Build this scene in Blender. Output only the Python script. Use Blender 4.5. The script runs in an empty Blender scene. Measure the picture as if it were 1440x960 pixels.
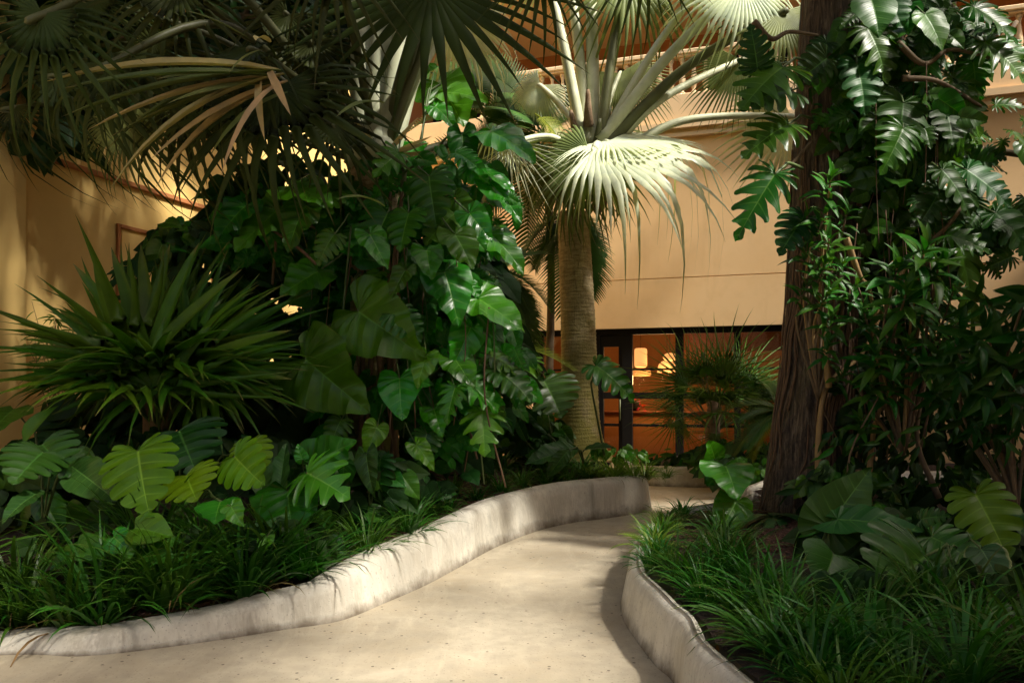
import bpy, math, random
import numpy as np
from mathutils import Vector, Matrix
C = bpy.context.scene.collection
S = bpy.context.scene
F, CX, HY, EYE = 1120.0, 720.0, 550.0, 1.5
rnd = random.Random(7)
R = math.radians

# ------------------------------------------------------------ camera, sky, sun, exposure
cam = bpy.data.cameras.new('camera'); cam.lens = 36.0*F/1440; cam.sensor_width = 36.0
cam.shift_y = (HY-480)/1440.0; cam.clip_end = 2000; cam.clip_start = 0.05
camo = bpy.data.objects.new('camera', cam); C.objects.link(camo)
camo.location = (0, 0, EYE); camo.rotation_euler = (R(90), 0, 0); S.camera = camo

SUN_EL, SUN_AZ = R(50), R(-30)          # azimuth measured from +X, towards the camera side (-Y)
sdir = Vector((math.cos(SUN_EL)*math.cos(SUN_AZ), math.cos(SUN_EL)*math.sin(SUN_AZ), math.sin(SUN_EL)))
world = bpy.data.worlds.new('World'); S.world = world; world.use_nodes = True
wn = world.node_tree.nodes; wl = world.node_tree.links
sky = wn.new('ShaderNodeTexSky'); sky.sky_type = 'NISHITA'; sky.sun_disc = False
sky.sun_elevation = SUN_EL; sky.sun_rotation = math.atan2(sdir.x, sdir.y)
sky.air_density = 1.0; sky.dust_density = 7.0; sky.ozone_density = 0.6
bg = wn['Background']; bg.inputs['Strength'].default_value = 0.12
wl.new(sky.outputs[0], bg.inputs['Color'])
sl = bpy.data.lights.new('sun', 'SUN'); sl.energy = 4.3; sl.angle = R(5); sl.color = (1.0, 0.94, 0.84)
so = bpy.data.objects.new('sun', sl); C.objects.link(so)
so.rotation_euler = sdir.to_track_quat('Z', 'Y').to_euler(); so.location = (8, -4, 14)
S.view_settings.view_transform = 'Standard'; S.view_settings.look = 'None'
S.view_settings.gamma = 1.0; S.view_settings.exposure = 1.17
S.render.engine = 'CYCLES'
S.cycles.max_bounces = 7; S.cycles.diffuse_bounces = 4; S.cycles.glossy_bounces = 3
S.cycles.transmission_bounces = 4; S.cycles.transparent_max_bounces = 12
S.cycles.caustics_reflective = False; S.cycles.caustics_refractive = False
S.cycles.use_denoising = True

# ------------------------------------------------------------ helpers
def P(px, py, Y):
    return Vector(((px-CX)/F*Y, Y, EYE+(HY-py)/F*Y))

def tag(o, label=None, cat=None, group=None, kind=None):
    if label: o['label'] = label
    if cat: o['category'] = cat
    if group: o['group'] = group
    if kind: o['kind'] = kind
    return o

def mesh(name, v, f, mat=None, uv=None, smooth=True, midx=None):
    me = bpy.data.meshes.new(name)
    me.from_pydata([tuple(p) for p in v], [], [tuple(q) for q in f])
    if smooth: me.polygons.foreach_set('use_smooth', [True]*len(me.polygons))
    if uv is not None:
        l = me.uv_layers.new(name='UVMap')
        idx = np.empty(len(me.loops), dtype=np.int32); me.loops.foreach_get('vertex_index', idx)
        l.data.foreach_set('uv', np.asarray(uv, dtype=np.float32)[idx].ravel())
    if mat:
        for m in (mat if isinstance(mat, (list, tuple)) else [mat]): me.materials.append(m)
    if midx is not None: me.polygons.foreach_set('material_index', midx)
    me.update()
    return me

def obj(name, me, parent=None, mat4=None):
    o = bpy.data.objects.new(name, me); C.objects.link(o)
    if parent: o.parent = parent
    if mat4 is not None: o.matrix_basis = mat4
    return o

def empty(name, loc=(0, 0, 0), rz=0.0):
    o = bpy.data.objects.new(name, None); C.objects.link(o)
    o.location = loc; o.rotation_euler = (0, 0, rz); o.empty_display_size = .2
    return o

class MB:
    def __init__(s): s.v = []; s.f = []; s.uv = []
    def add(s, v, f, uv=None):
        n = len(s.v); s.v += [tuple(p) for p in v]; s.f += [tuple(i+n for i in q) for q in f]
        s.uv += list(uv) if uv is not None else [(0.3, 0.5)]*len(v)
        return s
    def box(s, a, b, bev=0.0):
        (x0, y0, z0), (x1, y1, z1) = a, b
        if bev <= 0:
            v = [(x0,y0,z0),(x1,y0,z0),(x1,y1,z0),(x0,y1,z0),(x0,y0,z1),(x1,y0,z1),(x1,y1,z1),(x0,y1,z1)]
            f = [(0,3,2,1),(4,5,6,7),(0,1,5,4),(1,2,6,5),(2,3,7,6),(3,0,4,7)]
            return s.add(v, f)
        v = []; 
        for (x, sx) in ((x0, 1), (x1, -1)):
            for (y, sy) in ((y0, 1), (y1, -1)):
                for (z, sz) in ((z0, 1), (z1, -1)):
                    v += [(x+sx*bev, y+sy*bev, z), (x+sx*bev, y, z+sz*bev), (x, y+sy*bev, z+sz*bev)]
        import bmesh
        bm = bmesh.new(); bv = [bm.verts.new(p) for p in v]
        r = bmesh.ops.convex_hull(bm, input=bv)
        bm.verts.index_update(); vs = [tuple(q.co) for q in bm.verts]; fs = [tuple(q.index for q in fc.verts) for fc in bm.faces]
        bm.free(); return s.add(vs, fs)
    def tube(s, pts, rad, n=8, cap=True, wob=None):
        pts = [Vector(p) for p in pts]
        m = len(pts); rad = rad if hasattr(rad, '__len__') else [rad]*m
        vs = []; uv = []
        t0 = (pts[1]-pts[0]).normalized()
        ref = Vector((1, 0, 0)) if abs(t0.x) < .8 else Vector((0, 1, 0))
        u = t0.cross(ref).normalized(); L = 0
        for i in range(m):
            t = (pts[min(i+1, m-1)]-pts[max(i-1, 0)]).normalized()
            u = (u - t*u.dot(t)).normalized(); w = t.cross(u)
            if i: L += (pts[i]-pts[i-1]).length
            for k in range(n):
                a = 2*math.pi*k/n; r = rad[i]*(wob(i, k) if wob else 1)
                vs.append(pts[i]+u*(math.cos(a)*r)+w*(math.sin(a)*r)); uv.append((k/n, L))
        fs = [(i*n+k, i*n+(k+1) % n, (i+1)*n+(k+1) % n, (i+1)*n+k) for i in range(m-1) for k in range(n)]
        if cap: fs += [tuple(range(n))[::-1], tuple((m-1)*n+k for k in range(n))]
        return s.add(vs, fs, uv)
    def lathe(s, prof, n=12, at=(0, 0, 0)):
        vs = [(at[0]+r*math.cos(2*math.pi*k/n), at[1]+r*math.sin(2*math.pi*k/n), at[2]+z) for r, z in prof for k in range(n)]
        fs = [(i*n+k, i*n+(k+1) % n, (i+1)*n+(k+1) % n, (i+1)*n+k) for i in range(len(prof)-1) for k in range(n)]
        fs += [tuple(range(n))[::-1], tuple((len(prof)-1)*n+k for k in range(n))]
        return s.add(vs, fs)
    def mesh(s, name, mat, smooth=True): return mesh(name, s.v, s.f, mat, s.uv, smooth)
    def build(s, name, mat, parent=None, smooth=True, m4=None): return obj(name, s.mesh(name, mat, smooth), parent, m4)

def spline(pts, n=8):
    """Catmull-Rom through points (Vectors)"""
    pts = [Vector(p) for p in pts]; out = []
    e = [pts[0]*2-pts[1]]+pts+[pts[-1]*2-pts[-2]]
    for i in range(1, len(e)-2):
        a, b, c, d = e[i-1], e[i], e[i+1], e[i+2]
        for k in range(n):
            t = k/n
            out.append(.5*((2*b)+(c-a)*t+(2*a-5*b+4*c-d)*t*t+(3*b-a-3*c+d)*t**3))
    out.append(pts[-1]); return out

def frame(pos, d, nrm, scale=1.0):
    """matrix with local +Y along d, local +Z near nrm"""
    y = Vector(d).normalized(); z = Vector(nrm); z = z-y*z.dot(y)
    if z.length < 1e-4: z = Vector((0.01, -1, .3)); z = z-y*z.dot(y)
    z.normalize(); x = y.cross(z)
    sc = scale if hasattr(scale, '__len__') else (scale,)*3
    m = Matrix((( x.x*sc[0], y.x*sc[1], z.x*sc[2], pos[0]), (x.y*sc[0], y.y*sc[1], z.y*sc[2], pos[1]),
                (x.z*sc[0], y.z*sc[1], z.z*sc[2], pos[2]), (0, 0, 0, 1)))
    return m

# ------------------------------------------------------------ materials
def newmat(name):
    m = bpy.data.materials.new(name); m.use_nodes = True; nt = m.node_tree
    for n in list(nt.nodes): nt.nodes.remove(n)
    out = nt.nodes.new('ShaderNodeOutputMaterial')
    return m, nt, out
def N(nt, t, **k):
    n = nt.nodes.new(t)
    for a, b in k.items():
        if a.startswith('i_'):
            n.inputs[int(a[2:]) if a[2:].isdigit() else a[2:].replace('_', ' ')].default_value = b
        else: setattr(n, a, b)
    return n
def math_(nt, op, a, b=None, c=None, clamp=False):
    n = nt.nodes.new('ShaderNodeMath'); n.operation = op; n.use_clamp = clamp
    for i, x in enumerate((a, b, c)):
        if x is None: continue
        if isinstance(x, (int, float)): n.inputs[i].default_value = x
        else: nt.links.new(x, n.inputs[i])
    return n.outputs[0]
def mix(nt, fac, a, b, blend='MIX'):
    n = nt.nodes.new('ShaderNodeMix'); n.data_type = 'RGBA'; n.blend_type = blend
    for i, x in ((0, fac), (6, a), (7, b)):
        if isinstance(x, (int, float)): n.inputs[i].default_value = x
        elif isinstance(x, (tuple, list)): n.inputs[i].default_value = (*x[:3], 1)
        else: nt.links.new(x, n.inputs[i])
    return n.outputs[2]
def ramp(nt, fac, stops):
    n = nt.nodes.new('ShaderNodeValToRGB'); e = n.color_ramp.elements
    while len(e) < len(stops): e.new(0.5)
    for el, (p, c) in zip(e, stops):
        el.position = p; el.color = (*c, 1) if len(c) == 3 else c
    nt.links.new(fac, n.inputs[0]); return n.outputs[0]
def noise(nt, vec, scale, detail=4, rough=.55, dist=0):
    n = nt.nodes.new('ShaderNodeTexNoise'); n.inputs['Scale'].default_value = scale
    n.inputs['Detail'].default_value = detail; n.inputs['Roughness'].default_value = rough; n.inputs['Distortion'].default_value = dist
    if vec is not None: nt.links.new(vec, n.inputs['Vector'])
    return n.outputs[0]
def bump(nt, h, strength, dist, nrm=None):
    n = nt.nodes.new('ShaderNodeBump'); n.inputs['Strength'].default_value = strength; n.inputs['Distance'].default_value = dist
    nt.links.new(h, n.inputs['Height'])
    if nrm is not None: nt.links.new(nrm, n.inputs['Normal'])
    return n.outputs[0]

def leafmat(name, base, vein, rough=.38, trans=.22, veins=True, tip=None, spec=.22, var=.25, veinw=.075, thr=1.04):
    """uv.x: lobe number (veins at .5), uv.y: 0 midrib .. 1 edge"""
    m, nt, out = newmat(name); L = nt.links
    uv = N(nt, 'ShaderNodeUVMap'); sp = N(nt, 'ShaderNodeSeparateXYZ'); L.new(uv.outputs[0], sp.inputs[0])
    oi = N(nt, 'ShaderNodeObjectInfo'); geo = N(nt, 'ShaderNodeNewGeometry')
    tc = N(nt, 'ShaderNodeTexCoord')
    nz = noise(nt, geo.outputs['Position'], 5.0, 3)
    nf = noise(nt, geo.outputs['Position'], 60.0, 3)
    dark = tuple(c*.6 for c in base); light = (base[0]*1.45+.004, base[1]*1.3, base[2]*1.05)
    col = mix(nt, math_(nt, 'MULTIPLY_ADD', nz, 1.6, -.3, clamp=True), dark, light)
    col = mix(nt, math_(nt, 'MULTIPLY', nf, .35), col, tuple(c*.75 for c in base))
    # object variation
    hs = N(nt, 'ShaderNodeHueSaturation'); L.new(col, hs.inputs['Color'])
    L.new(math_(nt, 'MULTIPLY_ADD', oi.outputs['Random'], -.05, .52), hs.inputs['Hue'])
    r2 = math_(nt, 'FRACT', math_(nt, 'MULTIPLY', oi.outputs['Random'], 37.7))
    L.new(math_(nt, 'MULTIPLY_ADD', r2, 2*var, 1-var), hs.inputs['Value']); col = hs.outputs[0]
    hgt = nf
    if veins:
        fr = math_(nt, 'ABSOLUTE', math_(nt, 'SUBTRACT', math_(nt, 'FRACT', sp.outputs[0]), .5))
        w = math_(nt, 'MULTIPLY_ADD', sp.outputs[1], -veinw*.6, veinw)
        lat = math_(nt, 'SUBTRACT', 1.0, math_(nt, 'DIVIDE', fr, w), clamp=True)
        lat = math_(nt, 'MULTIPLY', lat, math_(nt, 'SUBTRACT', 1.0, math_(nt, 'MULTIPLY', sp.outputs[1], .75)))
        mid = math_(nt, 'SUBTRACT', 1.0, math_(nt, 'MULTIPLY', sp.outputs[1], 22.0), clamp=True)
        v = math_(nt, 'MAXIMUM', math_(nt, 'MULTIPLY', lat, .65), mid)
        col = mix(nt, math_(nt, 'MULTIPLY', v, .8), col, vein)
        # fine secondary veins as relief
        fine = math_(nt, 'SINE', math_(nt, 'MULTIPLY', sp.outputs[0], 6.2832*5))
        hgt = math_(nt, 'ADD', math_(nt, 'MULTIPLY', fine, .12), math_(nt, 'MULTIPLY', v, -1.0))
    if tip:
        ed = math_(nt, 'MULTIPLY', math_(nt, 'SUBTRACT', math_(nt, 'MULTIPLY_ADD', nz, .35, sp.outputs[1]), thr, clamp=True), 5.0, clamp=True)
        col = mix(nt, ed, col, tip)
    # small blemishes
    bl = noise(nt, geo.outputs['Position'], 14.0, 5, .7)
    col = mix(nt, math_(nt, 'MULTIPLY', math_(nt, 'SUBTRACT', bl, .72, clamp=True), 4.0, clamp=True), col, (base[0]*2+.02, base[1]*1.0+.01, base[2]*.7))
    bs = N(nt, 'ShaderNodeBsdfPrincipled'); L.new(col, bs.inputs['Base Color'])
    L.new(math_(nt, 'MULTIPLY_ADD', nz, .25, rough-.12), bs.inputs['Roughness'])
    bs.inputs['Specular IOR Level'].default_value = spec
    L.new(bump(nt, hgt, .35, .004), bs.inputs['Normal'])
    tr = N(nt, 'ShaderNodeBsdfTranslucent')
    L.new(mix(nt, 1.0, col, (1.9, 1.9, .7), 'MULTIPLY'), tr.inputs['Color'])
    ms = N(nt, 'ShaderNodeMixShader'); ms.inputs[0].default_value = trans
    L.new(bs.outputs[0], ms.inputs[1]); L.new(tr.outputs[0], ms.inputs[2]); L.new(ms.outputs[0], out.inputs[0])
    return m

def solid(name, col, rough=.7, col2=None, sc=8, bmp=.3, bd=.004, metal=0, spec=.4, streak=None):
    m, nt, out = newmat(name); L = nt.links
    geo = N(nt, 'ShaderNodeNewGeometry')
    a = noise(nt, geo.outputs['Position'], sc, 6, .6)
    c = mix(nt, math_(nt, 'MULTIPLY_ADD', a, 2.2, -.6, clamp=True), col, col2 or tuple(x*.75 for x in col))
    bs = N(nt, 'ShaderNodeBsdfPrincipled'); L.new(c, bs.inputs['Base Color'])
    bs.inputs['Roughness'].default_value = rough; bs.inputs['Metallic'].default_value = metal; bs.inputs['Specular IOR Level'].default_value = spec
    if bmp: L.new(bump(nt, noise(nt, geo.outputs['Position'], sc*6, 5, .6), bmp, bd), bs.inputs['Normal'])
    L.new(bs.outputs[0], out.inputs[0]); return m

M = {}
M['philo'] = leafmat('philodendron_leaf', (.022, .120, .004), (.10, .26, .03), .38, .24, spec=.3, tip=(.17, .13, .03), thr=1.17)
M['philo_bright'] = leafmat('sunlit_young_leaf', (.040, .22, .006), (.16, .38, .05), .30, .25, spec=.45, tip=(.26, .22, .05), thr=1.19)  # young leaf green, made lighter and glossier for the sunlit leaves
M['monstera'] = leafmat('monstera_leaf', (.024, .115, .006), (.11, .25, .04), .34, .24, spec=.32, tip=(.17, .12, .03), thr=1.17)
M['monstera_dark'] = leafmat('dark_monstera_leaf', (.010, .066, .006), (.06, .17, .03), .45, .2, spec=.25)  # monstera green darkened for leaves that sit in shade
M['monstera_lime'] = leafmat('lime_monstera_leaf', (.085, .19, .004), (.20, .36, .03), .34, .28, var=.12, tip=(.24, .16, .03), thr=1.18)
M['aloc'] = leafmat('elephant_ear_leaf', (.022, .090, .016), (.13, .28, .06), .36, .18)
M['varieg'] = leafmat('variegated_leaf', (.018, .090, .022), (.08, .2, .05), .4, .2, tip=(.50, .52, .22))
M['lance'] = leafmat('lance_leaf', (.026, .125, .010), (.09, .18, .07), .40, .18, veins=False)
M['lance_dark'] = leafmat('dark_lance_leaf', (.014, .074, .007), (.05, .12, .05), .38, .12, veins=False)
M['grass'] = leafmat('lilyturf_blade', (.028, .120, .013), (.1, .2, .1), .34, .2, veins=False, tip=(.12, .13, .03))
M['grass_lit'] = leafmat('sunlit_lilyturf_blade', (.085, .20, .025), (.1, .2, .1), .42, .3, veins=False, tip=(.28, .26, .06))  # lilyturf green lightened for sunlit tufts; the bamboo leaves use it too
M['sword'] = leafmat('sword_leaf', (.040, .120, .005), (.1, .2, .1), .45, .18, veins=False, tip=(.16, .13, .04))
M['silver'] = leafmat('silver_palm_leaf', (.50, .60, .47), (.1, .2, .1), .36, .2, veins=False, var=.12, tip=(.15, .21, .08))  # tip colour darkens the outer blade to paint the shadow lying there
M['silver_dull'] = leafmat('shaded_grey_palm_leaf', (.12, .165, .055), (.1, .2, .1), .5, .16, veins=False, var=.15, tip=(.20, .15, .07))  # silver blade dulled to paint dark undersides and shaded fronds
M['olive'] = leafmat('shaded_olive_palm_leaf', (.034, .056, .009), (.1, .2, .1), .6, .14, veins=False, var=.18, tip=(.14, .11, .04))  # dark olive paints the backlit, shaded palm blades
M['dead'] = leafmat('dried_palm_leaf', (.46, .39, .20), (.1, .2, .1), .7, .15, veins=False, var=.3)
M['feather'] = leafmat('feather_palm_leaf', (.040, .100, .018), (.1, .2, .1), .45, .22, veins=False)
M['feather_y'] = leafmat('yellowing_palm_leaf', (.16, .26, .02), (.1, .2, .1), .45, .3, veins=False)
M['straw'] = leafmat('straw_blade', (.22, .17, .07), (.1, .2, .1), .7, .15, veins=False, var=.3)
M['fern'] = leafmat('fern_leaf', (.025, .09, .02), (.1, .2, .1), .5, .2, veins=False)
M['filler'] = leafmat('shade_filler_leaf', (.007, .038, .003), (.05, .1, .03), .6, .10, veins=False, spec=.2)  # very dark green stands in for the black shade between leaves
M['red_leaf'] = leafmat('red_flower', (.35, .03, .03), (.2, .1, .1), .5, .2, veins=False)
M['petiole'] = solid('palm_leafstalk', (.56, .58, .42), .5, (.40, .42, .25), 6, .3, .003)
M['petiole_dim'] = solid('olive_leafstalk', (.11, .125, .05), .5, (.075, .075, .028), 6, .3, .003)
M['stalk'] = solid('green_stalk', (.06, .11, .025), .45, (.09, .11, .04), 10, .2, .002)
M['stem'] = solid('woody_stem', (.10, .065, .035), .8, (.17, .12, .065), 14, .5, .004)
M['stem_tan'] = solid('tan_stem', (.36, .23, .09), .7, (.24, .15, .06), 14, .4, .004)
M['root'] = solid('aerial_root', (.09, .05, .028), .85, (.15, .09, .05), 14, .5, .004)
M['fibre'] = solid('palm_fibre', (.13, .075, .04), .9, (.24, .17, .10), 20, .8, .01)
M['soil'] = solid('dark_soil', (.020, .012, .008), .95, (.045, .026, .016), 9, 1.0, .03)
M['mulch'] = solid('bark_mulch', (.10, .045, .028), .9, (.045, .024, .015), 30, .6, .004)
M['black'] = solid('black_metal_frame', (.006, .005, .005), .65, (.009, .008, .007), 6, .05, .001, spec=.15)
# ------------------------------------------------------------ leaf shapes (all of unit length, base at 0, tip on +Y, face up +Z)
def resample(pl, n):
    p = np.array([tuple(q)[:2] for q in spline([Vector((a, b, 0)) for a, b in pl], 10)])
    d = np.r_[0, np.cumsum(np.hypot(*np.diff(p, axis=0).T))]
    s = np.linspace(0, d[-1], n)
    return np.c_[np.interp(s, d, p[:, 0]), np.interp(s, d, p[:, 1])]
OUT = {
 'philo': [(.01,-.03),(.10,-.20),(.24,-.27),(.38,-.17),(.44,.04),(.42,.28),(.33,.52),(.19,.76),(.06,.95),(0,1)],
 'monstera': [(.02,-.02),(.12,-.16),(.30,-.20),(.46,-.06),(.53,.18),(.49,.45),(.36,.70),(.18,.89),(.04,.99),(0,1.02)],
 'aloc': [(.01,-.01),(.10,-.24),(.18,-.33),(.29,-.22),(.36,.02),(.34,.28),(.25,.55),(.13,.80),(.04,.95),(0,1)],
 'heart': [(.01,.02),(.12,-.10),(.28,-.08),(.40,.10),(.42,.32),(.32,.58),(.16,.80),(.04,.95),(0,1)],
 'oval': [(.005,.0),(.09,.05),(.17,.18),(.215,.38),(.19,.60),(.12,.80),(.04,.95),(0,1)],
}
def broadleaf(name, outline, mat, nl=7, slit=0.0, t0=.4, cols=3, rows=5, fold=.12, droop=.25, wave=.03, puff=.02, fwd=.7, seed=0, curl=0.0):
    r = random.Random(seed); n = nl*cols+1
    O = resample(OUT[outline], n)
    V = []; Fc = []; UV = []
    def zf(x, y, s, t):
        ax = abs(x)
        z = fold*ax*(1.0-ax*.9) - droop*max(0, y)**2*.5 - droop*.35*(ax**2)*2 - (droop*.5*(-y) if y < 0 else 0)
        z += puff*math.cos((s*nl-.5)*2*math.pi)*(-1)*math.sin(math.pi*min(1, t*.9))*.5
        z += wave*(math.sin(s*nl*2*math.pi*.37+seed+(2 if x > 0 else 0))+.6*math.sin(s*nl*5.1+seed*2+(1 if x > 0 else 0)))*t*t
        z += curl*x*y
        return z
    for side in (1, -1):
        for k in range(nl):
            # a slit between lobes k and k+1 only where wanted
            gl = slit if k > 0 else 0
            gr = slit if k < nl-1 else 0
            depth = t0+r.uniform(-.08, .08); jl = r.uniform(-.04, .04)
            base = len(V)
            for c in range(cols+1):
                s_idx = k*cols+c; s = s_idx/(n-1); q = c/cols
                for j in range(rows+1):
                    t = j/rows
                    g = max(0, (t-depth)/(1-depth)); g = g*g*(3-2*g) if g < 1 else 1
                    sh = 0
                    if slit:
                        if q < .5: sh = gl*g*(1-2*q)*.5
                        else: sh = -gr*g*(2*q-1)*.5
                    fi = s_idx+sh*cols; fi = min(max(fi, 0), n-1)
                    i0 = int(min(fi, n-2)); fr = fi-i0
                    ox, oy = O[i0]*(1-fr)+O[i0+1]*fr
                    tm = t
                    if slit: tm = t*(1-.10*g*abs(2*q-1)**2)
                    my = min(.985, max(0, oy-fwd*abs(ox)))
                    if k == nl-1 and c == cols: my = 1.0 if oy > .9 else my
                    bow = 0.10*abs(ox)*tm*(1-tm)
                    x = ox*tm; y = my*(1-tm)+oy*tm - bow
                    V.append((side*x, y, zf(side*x, y, s, tm))); UV.append((s*nl, tm))
            for c in range(cols):
                for j in range(rows):
                    a = base+c*(rows+1)+j; b = a+rows+1
                    q4 = (a, b, b+1, a+1) if side > 0 else (a, a+1, b+1, b)
                    Fc.append(q4)
    return mesh(name, V, Fc, mat, UV)

def lance(name, mat, w=.09, droop=.3, rows=6, fold=.5, twist=0.0, bend=0.0, prof=None):
    V = []; Fc = []; UV = []
    for j in range(rows+1):
        t = j/rows
        hw = (w*math.sin(math.pi*min(1, (t*.93+.05))**.85)) if prof is None else w*np.interp(t, *prof)
        if j == rows: hw = .001
        y = t*(1-.25*droop*t); z = -droop*t*t*.8; x0 = bend*t*t
        V += [(x0-hw, y, z+fold*hw), (x0, y, z), (x0+hw, y, z+fold*hw)]; UV += [(.25, t), (.25, t), (.25, t)]
        if j: a = (j-1)*3; Fc += [(a, a+1, a+4, a+3), (a+1, a+2, a+5, a+4)]
    return mesh(name, V, Fc, mat, UV)

def blade_into(mb, p0, az, el, L, w, droop, segs=6, tw=0.0, prof=None, flat=True, r=rnd):
    """grass / sword blade arching under its weight"""
    h = Vector((math.cos(az), math.sin(az), 0)); side = Vector((-math.sin(az), math.cos(az), 0))
    p = Vector(p0); a = el; V = []; UV = []; Fc = []
    st = L/segs
    for j in range(segs+1):
        t = j/segs
        hw = w*(min(1, .45+t*3)*(1-max(0, (t-.45)/.55)**1.6)) if prof is None else w*np.interp(t, *prof)
        d = h*math.cos(a)+Vector((0, 0, 1))*math.sin(a); nrm = -h*math.sin(a)+Vector((0, 0, 1))*math.cos(a)
        sd = side*math.cos(tw*t)+nrm*math.sin(tw*t)
        if flat: V += [p-sd*hw, p+sd*hw]; UV += [(.25, t)]*2
        else: V += [p-sd*hw+nrm*hw*.5, p, p+sd*hw+nrm*hw*.5]; UV += [(.25, t)]*3
        k = 2 if flat else 3
        if j:
            b = (j-1)*k
            Fc += [(b, b+1, b+3, b+2)] if flat else [(b, b+1, b+4, b+3), (b+1, b+2, b+5, b+4)]
        p = p+d*st; a -= droop*(.3+1.4*t)/segs
    mb.add(V, Fc, UV)

def tuft(name, mat, n, L, w, seed, spread=.07, lo=.35, hi=1.45, dr=(1.2, 2.6)):
    r = random.Random(seed); mb = MB(); mi = []
    for i in range(n):
        az = r.uniform(0, 2*math.pi); el = r.uniform(lo, hi)**1.0; rr = spread*math.sqrt(r.random()); dry = r.random() < .07
        a2 = az+r.uniform(-.6, .6); f0 = len(mb.f)
        blade_into(mb, (rr*math.cos(az), rr*math.sin(az), -.02), a2, el*(.5 if dry else 1), L*r.uniform(.45, 1.12)*(.8 if dry else 1), w*r.uniform(.55, 1.2)*(.6 if dry else 1), r.uniform(*dr)+(.8 if dry else 0), 7, r.uniform(-.9, .9), r=r)
        mi += [1 if dry else 0]*(len(mb.f)-f0)
    return mesh(name, mb.v, mb.f, [mat, M['straw']], mb.uv, True, mi)

def fan(name, mat, n=44, spread=300, rj=.45, droop=.12, umb=.10, w=1.0, seed=0, lenvar=.08, costa=0.0, curl=0.0, flop=0.0, segf=None):
    """palmate frond: hub at origin, centre segment along +Y, radius 1"""
    r = random.Random(seed); V = []; Fc = []; UV = []
    da = R(spread)/n
    rs = [.02, .16, .32, rj, rj+(1-rj)*.25, rj+(1-rj)*.5, rj+(1-rj)*.75, rj+(1-rj)*.92, 1.0]
    for i in range(n):
        a = -R(spread)/2+da*(i+.5)
        edge = abs(a)/(R(spread)/2)
        L = (1-.28*edge**2)*(1+r.uniform(-lenvar, lenvar)); fl = r.uniform(.5, 1.4)*droop; tw = r.uniform(-.03, .03)
        if flop and r.random() < flop: fl += r.uniform(.5, 1.2)*droop*2+.1
        base = len(V)
        for ri in rs:
            rr = ri*L; t = max(0, (ri-rj)/(1-rj))
            hw = math.tan(da/2)*min(rr, rj*L)*w
            if t > 0: hw *= max(0.02, (1-t**1.15)) * (.93-.1*t)
            pleat = .42*hw*(1 if ri > .05 else 0)
            aa = a+tw*t
            z = -umb*rr**2*(1-.2*edge) - fl*t*t - costa*abs(math.sin(a))*rr*rr
            # free tips also sag along -Y a bit
            cx, cy = rr*math.sin(aa), rr*math.cos(aa)
            shr = 1-.35*umb*rr*rr-.3*fl*t*t
            cx *= shr; cy *= shr
            tx, ty = math.cos(aa), -math.sin(aa)
            for sgn, zz in ((-1, -pleat), (0, pleat), (1, -pleat)):
                V.append((cx+tx*hw*sgn, cy+ty*hw*sgn, z+zz)); UV.append((.25, ri))
        for j in range(len(rs)-1):
            b = base+j*3
            Fc += [(b, b+3, b+4, b+1), (b+1, b+4, b+5, b+2)]
    return mesh(name, V, Fc, mat, UV)

def feather(name, mat, n=34, L=.36, droop=.5, w=.012, hang=.35, seed=0, vee=.3, stalkmat=None):
    r = random.Random(seed); mb = MB()
    pts = []
    for j in range(15):
        t = j/14; pts.append(Vector((0, t*(1-.2*droop*t), -droop*t*t*.7)))
    mb.tube(pts, [.012*(1-.8*j/14) for j in range(15)], 4)
    for i in range(n):
        t = .12+.88*i/(n-1); k = t*14; j = min(13, int(k)); p = pts[j].lerp(pts[j+1], k-j)
        tan = (pts[j+1]-pts[j]).normalized(); up = Vector((0, -tan.z, tan.y))
        l = L*math.sin(math.pi*(.12+.80*t))**.6*(1+r.uniform(-.1, .1))
        for sd in (-1, 1):
            d = (Vector((sd, 0, 0))*.95+tan*(.35+.55*t)+up*vee).normalized()
            V = []; UV = []; q = p.copy(); seg = 4
            for s in range(seg+1):
                u = s/seg; hw = w*(1-u**1.7)+.0008
                sv = tan-d*tan.dot(d); sv.normalize()
                V += [q-sv*hw, q+sv*hw]; UV += [(.25, u*.9)]*2
                q = q+d*(l/seg); d = (d+Vector((0, .02, -hang*.5))*(1.0/seg)*2.2).normalized()
            mb.add(V, [(2*s, 2*s+1, 2*s+3, 2*s+2) for s in range(seg)], UV)
    return mb.mesh(name, mat)

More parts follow.
